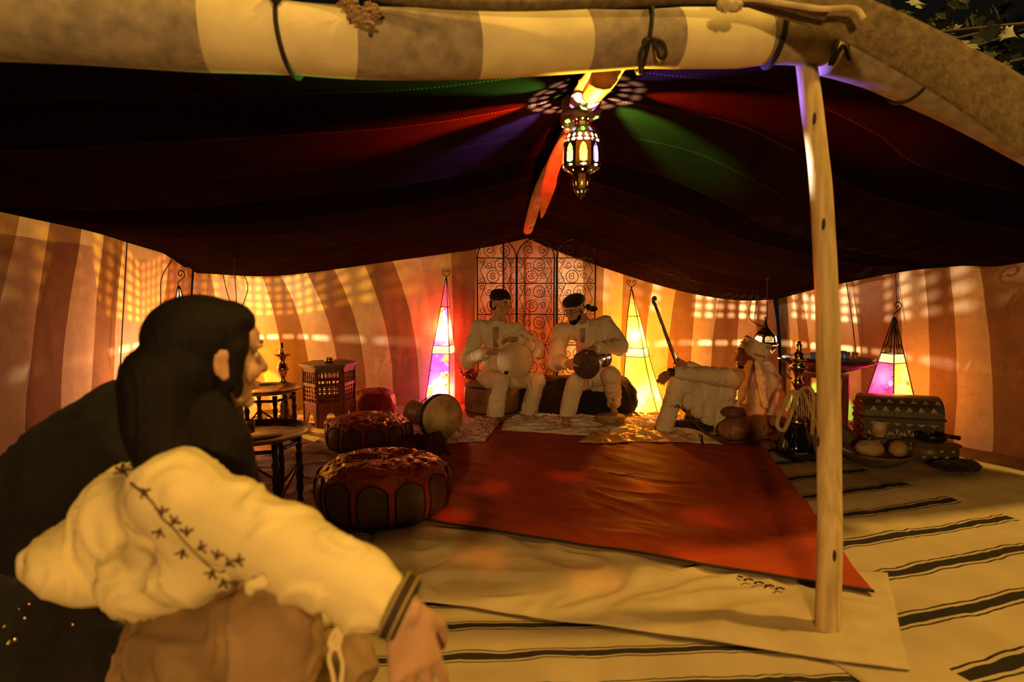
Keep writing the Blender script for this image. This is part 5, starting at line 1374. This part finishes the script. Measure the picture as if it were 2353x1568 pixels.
for sd in 'LR':
    t_.cap(J['chest'] + V((0, 0, .06)), .09, J['sh' + sd], .068); t_.cap(J['sh' + sd], .070, J['el' + sd], .075); t_.ell(J['el' + sd] + V((0, 0, -.015)), (.075, .08, .085)); w_ = J['el' + sd].lerp(J['wr' + sd], .86); t_.cap(J['el' + sd], .068, w_, .052)
t_.ell(J['knL'].lerp(J['hiL'], .65) + V((0, 0, .0)), (.10, .14, .09)); t_.ell(J['knR'].lerp(J['hiR'], .7), (.10, .13, .085))
remesh(t_, 'tunic', white, p1, voxel=.011, smooth=3, fold=.011, fscale=.15, grain=.35)
t_ = MB()
for sd in 'LR':
    t_.cap(J['hi' + sd], .095, J['kn' + sd] + V((0, 0, -.01)), .070); t_.cap(J['kn' + sd], .070, J['an' + sd] + V((0, 0, -.02)), .082)
remesh(t_, 'trousers', white, p1, voxel=.011, smooth=3, fn=hem(.15), fold=.011, fscale=.15, grain=.35)
MB().box(J['chest'].lerp(J['neck'], .25) + V((-.01, -.128, -.03)), (.055, .012, .20), Matrix.Rotation(.10, 3, 'X'), bev=.004).build('neck_band', band, p1)
MB().tube([J['neck'] + V((cos(a) * .066, sin(a) * .060 - .005, .012 - .012 * sin(a))) for a in [2 * pi * k / 24 for k in range(24)]], .013, close=True, n=7).build('collar', band, p1)
hat = mat('dark_cap_cloth', (.018, .009, .008), .95, var=.3, bump=.9, bscale=60)
h_ = MB(); h_.ell(hc + Rh @ V((0, -.015, .070)), (.094, .108, .062), Rh); h_.ell(hc + Rh @ V((-.01, -.03, .10)), (.088, .095, .045), Rh)
remesh(h_, 'cap', hat, p1, voxel=.008, smooth=2, fold=.008, fscale=.05)
remesh(MB().ell(hc + Rh @ V((0, -.045, -.005)), (.078, .070, .075), Rh).chain([hc + Rh @ V((-.02, -.09, -.03)), hc + Rh @ V((-.03, -.11, -.10)), hc + Rh @ V((-.04, -.10, -.17))], [.03, .024, .010]), 'hair', hairm, p1, voxel=.008, smooth=1)
# his frame drum
c = P(1183, 829, 5.335); ax = V((-.10, -1, .12)).normalized(); q = V((0, 0, 1)).rotation_difference(ax)
fd = thing('frame_drum', 'round pale frame drum held upright by the left drummer', 'drum', c)
MB().lathe([(.150, -.07), (.158, -.07), (.158, .0), (.150, .0), (.150, -.07)], 40, c, ax, close=False).build('rim', mat('drum_rim', (.22, .11, .05), .5), fd)
MB().lathe([(0, .001), (.157, .001), (.158, -.006)], 40, c, ax, close=False).build('skin', mat('pale_skin', (.60, .47, .28), .6, var=.15, scale=8, bump=.1), fd)
MB().box(c + q @ V((-.085, -.10, .004)) , (.035, .014, .03), frame((0, -1, 0)), bev=.003).build('patch', pipem, fd)

# ---- right drummer
p2 = thing('person', 'seated man in white tunic, black beret and glasses bending over a goblet drum', 'person', (P(1360, 900, 5.7).x, 5.7, .02))
J = dict(pelvis=P(1372, 862, 5.92), chest=P(1352, 775, 5.74), neck=P(1336, 737, 5.68), shL=P(1290, 762, 5.68), shR=P(1392, 745, 5.78),
         elL=P(1277, 832, 5.60), wrL=P(1302, 836, 5.36), elR=P(1423, 795, 5.60), wrR=P(1362, 801, 5.30),
         hiL=P(1345, 872, 5.88), hiR=P(1398, 866, 5.88), knL=P(1322, 880, 5.44), anL=P(1300, 966, 5.44), knR=P(1405, 862, 5.50), anR=P(1411, 955, 5.72))
J['anL'].z = .135; J['anR'].z = .14
b1_ = MB(); limbs(b1_, J); Rh = frame((-.60, -.70, -.42), (-.15, -.15, 1)); hc = P(1320, 711, 5.58)
L2 = head(b1_, hc, Rh, 1.03, J['neck'])
hand(b1_, J['wrL'], (.45, -.5, .15), (.6, .3, -.2), -1, (.4, .5, .3)); hand(b1_, J['wrR'], (-.85, -.25, -.05), (-.1, -.25, -.95), 1, (.2, .3, .2))
foot(b1_, J['anL'], (-.10, -1, 0), 1.08); foot(b1_, J['anR'], (.1, -1, 0), 1.05)
remesh(b1_, 'body', skin1, p2, voxel=.0062, smooth=2); face_parts(L2, Rh, p2, 1.03)
t_ = MB()
t_.cap(J['pelvis'] + V((0, 0, -.02)), .165, J['chest'] + V((.02, 0, -.02)), .145); t_.ell(J['pelvis'] + V((-.02, -.04, -.0)), (.22, .20, .12)); t_.ell(J['chest'] + V((.02, 0, .04)), (.19, .115, .12), Matrix.Rotation(.18, 3, 'Y') @ Matrix.Identity(3)); t_.cap(J['chest'], .11, J['neck'] + V((0, .01, -.01)), .072)
for sd in 'LR':
    t_.cap(J['chest'] + V((0, 0, .06)), .10, J['sh' + sd], .076); t_.cap(J['sh' + sd], .080, J['el' + sd], .082); t_.ell(J['el' + sd] + V((0, 0, -.01)), (.085, .09, .085)); w_ = J['el' + sd].lerp(J['wr' + sd], .80); t_.cap(J['el' + sd], .075, w_, .055)
t_.ell(J['knL'].lerp(J['hiL'], .7), (.11, .14, .09)); t_.ell(J['knR'].lerp(J['hiR'], .75), (.11, .13, .09))
remesh(t_, 'tunic', white, p2, voxel=.011, smooth=3, fold=.011, fscale=.15, grain=.35)
t_ = MB()
for sd, ak in (('L', .05), ('R', .16)):
    t_.cap(J['hi' + sd], .10, J['kn' + sd] + V((0, 0, -.01)), .078); t_.cap(J['kn' + sd], .080, J['an' + sd] + V((0, 0, ak - .07)), .070)
remesh(t_, 'trousers', white, p2, voxel=.011, smooth=3, fn=hem(.165), fold=.011, fscale=.15, grain=.35)
MB().tube([J['neck'] + V((cos(a) * .070, sin(a) * .062, .008 - .012 * sin(a))) for a in [2 * pi * k / 24 for k in range(24)]], .013, close=True, n=7).build('collar', band, p2)
MB().box(J['chest'].lerp(J['neck'], .3) + V((-.05, -.125, -.02)), (.045, .012, .14), Matrix.Rotation(.30, 3, 'X'), bev=.004).build('neck_band', band, p2)
h_ = MB(); h_.ell(hc + Rh @ V((0, -.02, .075)), (.105, .118, .055), Rh); h_.ell(hc + Rh @ V((0, -.01, .062)), (.090, .102, .04), Rh); h_.ell(hc + Rh @ V((.0, -.07, .06)), (.085, .08, .05), Rh)
remesh(h_, 'beret', blk, p2, voxel=.008, smooth=2, fold=.006, fscale=.05)
remesh(MB().ell(P(1363, 710, 5.66), (.045, .03, .028)).cap(P(1352, 706, 5.64), .03, P(1362, 712, 5.66), .02), 'beret_knot', blk, p2, voxel=.007)
remesh(MB().ell(hc + Rh @ V((0, -.045, -.005)), (.078, .068, .07), Rh), 'hair', hairm, p2, voxel=.008, smooth=1)
remesh(MB().ell(hc + Rh @ V((0, .058, -.090)), (.046, .040, .034), Rh).ell(hc + Rh @ V((.048, .03, -.06)), (.018, .03, .035), Rh).ell(hc + Rh @ V((-.048, .03, -.06)), (.018, .03, .035), Rh), 'beard', hairm, p2, voxel=.006, smooth=1, fold=.004, fscale=.02)
mb = MB()
for q_ in (-1, 1):
    mb.tube([L2(q_ * .032 + .021 * cos(a), .096, .004 + .016 * sin(a)) for a in [2 * pi * k / 16 for k in range(16)]], .0022, close=True, n=5)
    mb.tube([L2(q_ * .053, .094, .008), L2(q_ * .078, .04, .008), L2(q_ * .082, -.01, .006)], .0022, n=5)
mb.tube([L2(-.011, .098, .008), L2(.011, .098, .008)], .0022, n=5); mb.build('glasses', pipem, p2)
c = P(1345, 838, 5.23); ax = V((.52, .83, .06)).normalized()
gd = thing('goblet_drum', 'dark goblet drum held sideways under the arm of the man in the beret', 'drum', c)
MB().lathe([(0, 0), (.116, 0), (.124, .006), (.124, .05), (.112, .10), (.080, .16), (.055, .21), (.052, .26), (.064, .32), (.082, .37), (.084, .39), (.078, .39), (0, .36)], 36, c, ax).build('shell', mat('dark_ceramic', (.07, .03, .018), .25, var=.3, bump=.2, spec=.7), gd)
MB().lathe([(0, -.003), (.118, -.003), (.123, .004)], 36, c, ax, close=False).build('skin', mat('dark_drum_head', (.06, .035, .02), .5, var=.2, bump=.2), gd)
q = V((0, 0, 1)).rotation_difference(ax); mb = MB()
for rr, hh_ in ((.126, .012), (.066, .31), (.085, .375)): mb.tube([c + q @ V((cos(a) * rr, sin(a) * rr, hh_)) for a in [2 * pi * k / 36 for k in range(36)]], .0045, close=True, n=6)
mb.build('gilt_band', pipebr, gd)

# ---- man in the turban, sitting on the floor
p3 = thing('person', 'man in white robe and turban sitting on the floor with one knee raised', 'person', (P(1690, 900, 5.35).x, 5.35, .02))
J = dict(pelvis=P(1742, 968, 5.45), chest=P(1742, 880, 5.42), neck=P(1735, 845, 5.40), shL=P(1700, 872, 5.24), shR=P(1722, 866, 5.60),
         elL=P(1625, 862, 5.15), wrL=P(1543, 856, 5.12), elR=P(1640, 868, 5.62), wrR=P(1572, 838, 5.50),
         hiL=P(1725, 975, 5.36), hiR=P(1728, 978, 5.56), knL=P(1562, 878, 5.24), anL=P(1526, 975, 5.20), knR=P(1590, 968, 5.55), anR=P(1660, 1000, 5.30))
for k_ in ('anL', 'anR'): J[k_].z = .13 if k_ == 'anL' else .10
J['pelvis'].z = max(J['pelvis'].z, .14)
b1_ = MB(); limbs(b1_, J); Rh = frame((-.97, -.22, -.08), (.05, .05, 1)); hc = P(1716, 818, 5.33)
L3 = head(b1_, hc, Rh, 1.0, J['neck'])
hand(b1_, J['wrL'], (-.70, -.05, -.55), (-.45, .2, -.6), -1, (.35, .55, .4)); hand(b1_, J['wrR'], (-.75, -.1, .35), (-.1, -.95, .0), -1, (.9, 1.1, .7))
foot(b1_, J['anL'], (-1, -.15, 0)); foot(b1_, J['anR'], (-1, -.3, 0))
remesh(b1_, 'body', skin2, p3, voxel=.0062, smooth=2); face_parts(L3, Rh, p3)
t_ = MB()
t_.cap(J['pelvis'] + V((.02, 0, -.0)), .19, J['chest'], .155); t_.ell(J['pelvis'] + V((.03, 0, .01)), (.25, .24, .15)); t_.ell(J['chest'] + V((.05, .02, .02)), (.15, .18, .13)); t_.cap(J['chest'], .12, J['neck'] + V((.01, 0, -.01)), .075)
for sd in 'LR':
    t_.cap(J['chest'] + V((0, 0, .04)), .10, J['sh' + sd], .085); t_.cap(J['sh' + sd], .088, J['el' + sd], .075); w_ = J['el' + sd].lerp(J['wr' + sd], .85); t_.cap(J['el' + sd], .072, w_, .052)
t_.ell(P(1650, 905, 5.30), (.17, .12, .10)); t_.ell(P(1620, 900, 5.26), (.16, .09, .10))
# robe drawn over the raised knee and hanging from it
t_.cap(J['hiL'] + V((0, 0, .02)), .12, J['knL'] + V((0, 0, -.005)), .085)
for f, zz_, r_ in ((.0, .10, .075), (.12, .14, .08), (.25, .16, .085), (.4, .17, .09), (.55, .16, .10), (.7, .14, .10), (.85, .1, .10)):
    p = J['knL'].lerp(J['hiL'], f); t_.cap(p, r_, p + V((.0, -.01, -zz_)), r_ * .75)
t_.cap(J['knL'], .080, J['anL'] + V((.0, 0, -.02)), .075); t_.cap(J['knL'] + V((-.0, .06, 0)), .07, J['anL'] + V((.03, .10, -.01)), .07)
t_.ell(J['anL'] + V((.0, .02, -.04)), (.09, .10, .07))
for k in range(len(t_.v)): t_.v[k].z = max(.035, t_.v[k].z)
remesh(t_, 'robe', white2, p3, voxel=.012, smooth=3, fold=.011, fscale=.15, grain=.35)
t_ = MB(); t_.cap(J['hiR'], .10, J['knR'], .085); t_.cap(J['knR'], .08, J['anR'], .06); t_.ell(P(1575, 985, 5.28), (.17, .10, .075)); t_.cap(P(1545, 990, 5.3), .05, P(1620, 985, 5.3), .08)
for k in range(len(t_.v)): t_.v[k].z = max(.06, t_.v[k].z)
remesh(t_, 'dark_trousers', mat('dark_trouser_cloth', (.025, .015, .01), .9, bump=.4), p3, voxel=.012, smooth=3, fold=.01, fscale=.15)
turb = mat('turban_cloth', (.72, .60, .43), .8, var=.08, bump=.4, bscale=120)
t_ = MB(); tc_ = P(1735, 803, 5.33); Rt = Matrix.Rotation(radians(24), 3, 'Y')
for k in range(8):
    zz_ = -.045 + .0145 * k; rr = .104 + .022 * sin(pi * (k + .5) / 8); tl = .30 * sin(k * 2.3); t2 = .20 * cos(k * 1.7)
    t_.tube([tc_ + Rt @ V((cos(a) * (rr + .005 * sin(3 * a + k)), sin(a) * (rr * .90), zz_ + tl * cos(a) * rr + t2 * sin(a) * rr)) for a in [2 * pi * i / 26 for i in range(26)]], .0135, close=True, n=8)
t_.ell(tc_ + Rt @ V((0, 0, .010)), (.108, .100, .066), Rt)
remesh(t_, 'turban', turb, p3, voxel=.0045, smooth=1)
# tail of the turban: under the chin and down the chest, another over the shoulder
t_ = MB(); t_.chain([P(1722, 832, 5.22), P(1716, 856, 5.20), P(1710, 885, 5.16), P(1702, 915, 5.14), P(1693, 935, 5.14)], [.026, .036, .036, .034, .03], flat=.6)
t_.chain([P(1742, 835, 5.22), P(1748, 860, 5.20), P(1752, 890, 5.17), P(1758, 930, 5.16)], [.04, .05, .05, .045], flat=.6); t_.chain([P(1765, 845, 5.4), P(1776, 880, 5.38), P(1786, 925, 5.36)], [.05, .07, .07])
remesh(t_, 'turban_tail', turb, p3, voxel=.009, smooth=2, fold=.012, fscale=.09)
remesh(MB().ell(L3(0, .06, -.088), (.035, .035, .02), Rh), 'beard', hairm, p3, voxel=.006)
mb = MB(); wd_ = (J['wrL'] - J['elL']).normalized(); q = V((0, 0, 1)).rotation_difference(wd_)
for o_ in (-.012, .004, .02): mb.tube([J['wrL'] + q @ V((cos(a) * .031, sin(a) * .031, o_)) for a in [2 * pi * k / 20 for k in range(20)]], .007, close=True, n=6)
mb.build('bracelet', pipem, p3)
# the lute he holds
la = P(1505, 700, 5.40); lb = P(1560, 850, 5.46); dl_ = (lb - la).normalized(); lc_ = la + dl_ * 1.02
lute = thing('long_necked_lute', 'long-necked lute held upright in the fist of the man in the turban', 'lute', V((lc_.x, lc_.y, .02)))
MB().tube([la, la.lerp(lb, .3), la.lerp(lb, .7), lb, lc_], [.013, .015, .017, .018, .02], n=10).build('neck', mat('lute_neck', (.16, .045, .02), .35, var=.3, bump=.2, spec=.6), lute)
MB().tube(crom([la + V((.006, 0, -.01)), la + V((-.012, 0, .02)), la + V((-.014, 0, .055)), la + V((.004, 0, .062)), la + V((.008, 0, .035))], 14), [.015] * 10 + [.012, .010, .009, .008], n=8).build('scroll_head', carved, lute)
MB().tube([la + dl_ * .06 + V((0, -.020, 0)), lc_ + V((0, -.025, 0))], .0018, n=4).build('string', mat('gut_string', (.6, .5, .35), .5), lute)
bz = V((lc_.x, lc_.y, max(.17, lc_.z)))
remesh(MB().ell(bz, (.075, .06, .10)), 'lute_bowl', carved, lute, voxel=.008)
mb = MB()
for f in (.18, .30, .44, .58): mb.tube([la.lerp(lb, f) + V((cos(a) * .019, sin(a) * .019, 0)) for a in [2 * pi * k / 12 for k in range(12)]], .0025, close=True, n=5)
mb.build('fret_tie', mat('gut_string', (.6, .5, .35)), lute)
# things lying in front of him
lea = mat('tan_leather', (.26, .12, .05), .5, var=.3, scale=7, bump=.5, bscale=30, spec=.5)
o_ = remesh(MB().ell((P(1712, 995, 5.0).x, 5.0, .15), (.20, .13, .10)).cap((P(1740, 985, 5.0).x, 5.0, .17), .09, (P(1800, 968, 5.0).x, 5.02, .19), .05).ell((P(1690, 1000, 5.0).x, 5.02, .12), (.14, .13, .09)), 'leather_bag', lea, voxel=.010, smooth=3, fold=.008, fscale=.12)
tag(o_, 'plump tan leather bag lying in front of the man in the turban', 'bag')
o_ = remesh(MB().ell(P(1687, 950, 5.02), (.10, .07, .042)).ell(P(1687, 944, 5.02), (.085, .06, .03)), 'leather_pouch', mat('brown_pouch', (.14, .06, .03), .6, bump=.5), voxel=.008, smooth=2, fold=.006, fscale=.06); tag(o_, 'small round brown leather pouch resting on the tan leather bag', 'pouch')
SB = lambda x, y: P(x, y, 4.72 + (y - 935) * .0006)
sp = crom([SB(1548, 937), SB(1566, 936), SB(1585, 960), SB(1618, 993), SB(1658, 1012), SB(1715, 1030), SB(1800, 1052)], 40)
sp = [V((p.x, p.y, max(p.z, .085))) for p in sp]
sw = thing('curved_scabbard', 'curved dark sabre scabbard lying across the cloth before the tan bag', 'scabbard', sp[20])
MB().tube(sp, [.007 + .016 * sin(pi * min(1, k / 30) * .5) for k in range(40)], n=10, flat=.55).build('scabbard', carved, sw)
MB().tube(crom([SB(1612, 1000), SB(1618, 1024), SB(1650, 1036), SB(1690, 1032), SB(1672, 1015)], 30), .008, n=7).build('strap', pipem, sw)
MB().tube([sp[2], sp[3], sp[4]], .013, n=8).build('silver_tip', silv, sw)

# ---- long-haired man crouching in the foreground
p4 = thing('person', 'long-haired man in pale embroidered shirt crouching in the left foreground', 'person', (P(300, 1400, 1.25).x, 1.25, .02))
shirtm = mat('cream_shirt', (.66, .52, .26), .75, var=.08, scale=7, bump=.3, bscale=120, spec=.2)
J = dict(pelvis=P(400, 1410, 1.55), chest=P(360, 1190, 1.42), neck=P(455, 1010, 1.40), shR=P(400, 1135, 1.18), elR=P(700, 1285, 1.02), wrR=P(932, 1402, 1.0),
         shL=P(470, 1130, 1.62), elL=P(700, 1300, 1.62), wrL=P(720, 1420, 1.50),
         hiR=P(430, 1480, 1.26), knR=P(625, 1450, 1.08), anR=P(560, 1900, 1.05), hiL=P(330, 1520, 1.55), knL=P(790, 1540, 1.45), anL=P(760, 1800, 1.40))
J['anR'].z = .12; J['anL'].z = .12
b1_ = MB(); limbs(b1_, J); Rh = frame((.66, .75, -.05), (0, 0, 1)); hc = P(488, 822, 1.36)
L4 = head(b1_, hc, Rh, 1.08, J['neck'])
b1_.cap(J['wrR'].lerp(J['elR'], .3), .033, J['wrR'], .029)
hand(b1_, J['wrR'], (.16, .0, -.97), (-.55, .80, -.05), 1, (.22, .35, .25), s=1.25, fr=.0100, spread=.28)
foot(b1_, J['anR'], (1, .4, 0)); foot(b1_, J['anL'], (1, .4, 0))
remesh(b1_, 'body', skin1, p4, voxel=.0052, smooth=2); face_parts(L4, Rh, p4, 1.08)
t_ = MB()
t_.cap(P(230,1275,1.42), .115, J['chest'], .13); t_.ell(J['chest'] + V((0, -.03, .02)), (.15, .17, .13)); t_.ell(P(215, 1290, 1.34), (.135, .13, .075), Matrix.Rotation(.30, 3, 'Y')); t_.ell(P(350, 1325, 1.22), (.115, .09, .085), Matrix.Rotation(-.1, 3, 'Y')); t_.cap(P(110, 1290, 1.38), .06, P(250, 1290, 1.38), .09)
t_.cap(J['chest'], .11, J['shR'] + V((0, .02, .0)), .085); t_.cap(J['chest'], .11, J['shL'], .085)
e1 = J['shR'].lerp(J['elR'], .5)
t_.cap(J['shR'], .088, e1, .080); t_.cap(e1, .080, J['elR'], .075); t_.ell(J['elR'] + V((.0, 0, .0)), (.08, .075, .072))
w_ = J['elR'].lerp(J['wrR'], .62); t_.cap(J['elR'], .070, w_, .064); t_.cap(w_, .066, J['elR'].lerp(J['wrR'], .74), .056); t_.ell(w_ + V((0, 0, -.015)), (.07, .065, .06))
t_.cap(J['shL'], .085, J['elL'], .07); t_.cap(J['elL'], .065, J['wrL'], .045)
t_.ell(P(480, 1230, 1.14), (.12, .07, .085), Matrix.Rotation(.45, 3, 'Y')); t_.ell(P(450, 1315, 1.16), (.10, .08, .06), Matrix.Rotation(-.25, 3, 'Y'))
remesh(t_, 'shirt', shirtm, p4, voxel=.010, smooth=14, fold=.011, fscale=.13, grain=.2)
# cuff, ties, embroidery
wd_ = (J['wrR'] - J['elR']).normalized(); q = V((0, 0, 1)).rotation_difference(wd_); cc = J['elR'].lerp(J['wrR'], .95)
MB().lathe([(.052, -.018), (.056, -.010), (.055, .004), (.050, .014), (.042, .014), (.040, -.018), (.052, -.018)], 32, cc, wd_, close=False).build('cuff', mat('black_cuff', (.03, .02, .012), .8, var=.4, bump=.8, bscale=80), p4)
mb = MB()
for o_ in (-.012, .006): mb.tube([cc + q @ V((cos(a) * .0565, sin(a) * .0565, o_)) for a in [2 * pi * k / 30 for k in range(30)]], .0025, close=True, n=5)
mb.build('cuff_trim', mat('gold_trim', (.35, .22, .07), .6, bump=.5), p4)
TP = lambda x, y, Y=1.02: P(x, y, Y)
MB().tube(crom([TP(790, 1435), TP(772, 1470), TP(757, 1510), TP(765, 1550), TP(772, 1600)], 24), .0045, n=6).tube(crom([TP(788, 1440), TP(780, 1490), TP(788, 1530), TP(780, 1600)], 24), .0045, n=6).tube(crom([TP(795, 1432), TP(770, 1450), TP(758, 1480), TP(775, 1490), TP(790, 1445)], 20), .005, n=6).ell(TP(790, 1436), .011).build('sleeve_tie', shirtm, p4)
remesh(MB().ell(P(592, 1342, .96), (.022, .01, .010)).ell(P(575, 1352, .96), (.010, .008, .014)).ell(P(602, 1330, .96), (.010, .008, .008)), 'lace_bow', shirtm, p4, voxel=.004)
trm = mat('brown_trousers', (.26, .155, .07), .85, var=.1, scale=6, bump=.3, bscale=150)
t_ = MB(); t_.cap(J['hiR'], .115, J['knR'], .085); t_.cap(J['knR'] + V((0, 0, -.005)), .088, J['anR'] + V((0, 0, .05)), .075); t_.cap(J['hiL'], .12, J['knL'], .082); t_.cap(J['knL'], .08, J['anL'] + V((0, 0, .05)), .07); t_.ell(J['pelvis'] + V((.02, 0, -.05)), (.13, .18, .12)); t_.ell(J['knR'].lerp(J['hiR'], .4) + V((0, 0, -.05)), (.14, .10, .11))
t_.cap(J['hiR'] + V((0, -.02, -.15)), .10, J['knR'] + V((-.05, 0, -.2)), .09)
remesh(t_, 'trousers', trm, p4, voxel=.011, smooth=4, fold=.018, fscale=.17)
# hair: smooth cap of hair, tail down the back and over the shoulder
def strands(c, n):
    return c
hL = lambda x, y, z: hc + Rh @ V((x * 1.08, y * 1.08, z * 1.08))
t_ = MB(); t_.ell(hL(0, -.028, .040), (.098, .116, .098), Rh); t_.ell(hL(0, -.06, -.02), (.092, .090, .10), Rh); t_.ell(hL(0, .022, .075), (.080, .066, .050), Rh)
t_.cap(hL(.060, .01, .02), .035, hL(.065, .012, -.045), .022)
t_.chain([hL(0, -.10, -.04), hL(.01, -.10, -.13), hL(.03, -.08, -.22), hL(.05, -.06, -.32)], [.080, .075, .070, .055]); t_.chain([hL(.03, -.03, -.09), hL(.055, .0, -.17), hL(.06, .02, -.26), hL(.06, .03, -.34)], [.055, .06, .055, .03])
def hairfn(c_, n_):
    s_ = sin((c_.x * 1.2 + c_.y * 1.7) * 260 + 2.5 * noise.noise(c_ * 8)); return c_ + n_ * (.0016 * s_)
remesh(t_, 'hair', hairm, p4, voxel=.007, smooth=3, fn=hairfn)
t_ = MB(); t_.ell(hL(.073, .020, -.050), (.010, .014, .034), Rh); remesh(t_, 'sideburn', hairm, p4, voxel=.005, smooth=1)
# dark shawl heaped over his far shoulder and back
shm = mat('black_shawl', (.007, .005, .004), .95, var=.4, bump=.6, bscale=50)
t_ = MB(); Q = lambda x, y, Y=1.62: P(x, y, Y)
t_.chain([Q(440, 960, 1.60), Q(340, 1000, 1.62), Q(180, 1100, 1.64), Q(20, 1230, 1.66), Q(-120, 1330, 1.66)], [.14, .17, .17, .17, .17])
t_.chain([Q(330, 1150, 1.66), Q(150, 1250, 1.66), Q(-20, 1370, 1.66)], [.15, .16, .16]); t_.chain([Q(400, 1020, 1.56), Q(250, 1120, 1.60), Q(120, 1230, 1.62)], [.09, .12, .13])
remesh(t_, 'shawl', shm, p4, voxel=.016, smooth=4, fold=.02, fscale=.2)
# dark embroidery sprig down the sleeve, sunk into the cloth surface
from mathutils.bvhtree import BVHTree
sh_o = [o_ for o_ in p4.children if o_.name.startswith('shirt')][0]
bv = BVHTree.FromPolygons([v.co.copy() for v in sh_o.data.vertices], [tuple(p.vertices) for p in sh_o.data.polygons])
def onshirt(px, py):
    h = bv.ray_cast(CAM, ray(px, py).normalized()); return h[0]
emm = mat('dark_embroidery', (.09, .045, .02), .85, bump=.4); mb = MB()
def sprig(pts, r=.0022):
    ps = [onshirt(*p) for p in pts]
    ps = [p for p in ps if p]
    if len(ps) > 2: mb.tube(crom(ps, len(ps) * 5), r, n=5)
stem_ = [(285, 1080), (300, 1110), (330, 1135), (355, 1160), (372, 1190), (400, 1215), (425, 1245), (455, 1275), (480, 1300), (510, 1315), (535, 1300)]
sprig(stem_)
for (x, y, a) in ((283, 1090, 2.4), (302, 1070, 1.2), (325, 1125, -.8), (372, 1185, 1.5), (370, 1215, -1.9), (395, 1205, .9), (430, 1232, 1.6), (422, 1262, -1.8), (455, 1262, .4), (497, 1285, 1.3), (520, 1300, .7), (490, 1310, -2.0), (540, 1290, .2), (512, 1330, -1.2)):
    for d_ in (-.5, .0, .5):
        r_ = 22
        sprig([(x, y), (x + r_ * .5 * cos(a + d_), y - r_ * .5 * sin(a + d_)), (x + r_ * cos(a + d_ * 1.6), y - r_ * sin(a + d_ * 1.6))], .0028)
mb.build('embroidery', emm, p4)
# dark studded bag beside him
bg = thing('studded_bag', 'black bag with small shiny studs in the shade at the lower left corner', 'bag', P(90, 1500, 1.5))
t_ = MB(); t_.ell(P(60, 1490, 1.5), (.22, .14, .20)); t_.ell(P(190, 1540, 1.5), (.14, .12, .14)); t_.ell(P(90, 1700, 1.5), (.24, .16, .24))
remesh(t_, 'body', blk, bg, voxel=.014, smooth=3, fold=.012, fscale=.1)
bgo = [o_ for o_ in bg.children][0]
bv2 = BVHTree.FromPolygons([v.co.copy() for v in bgo.data.vertices], [tuple(p.vertices) for p in bgo.data.polygons])
for (x, y, r_) in ((68, 1388, .006), (58, 1420, .007), (20, 1478, .009), (36, 1468, .010), (168, 1435, .006), (10, 1440, .005), (115, 1380, .004), (45, 1400, .004)):
    h = bv2.ray_cast(CAM, ray(x, y).normalized())[0]
    if h: MB().ell(h, r_).build('stud', silv if r_ != .006 else pipebr, bg)
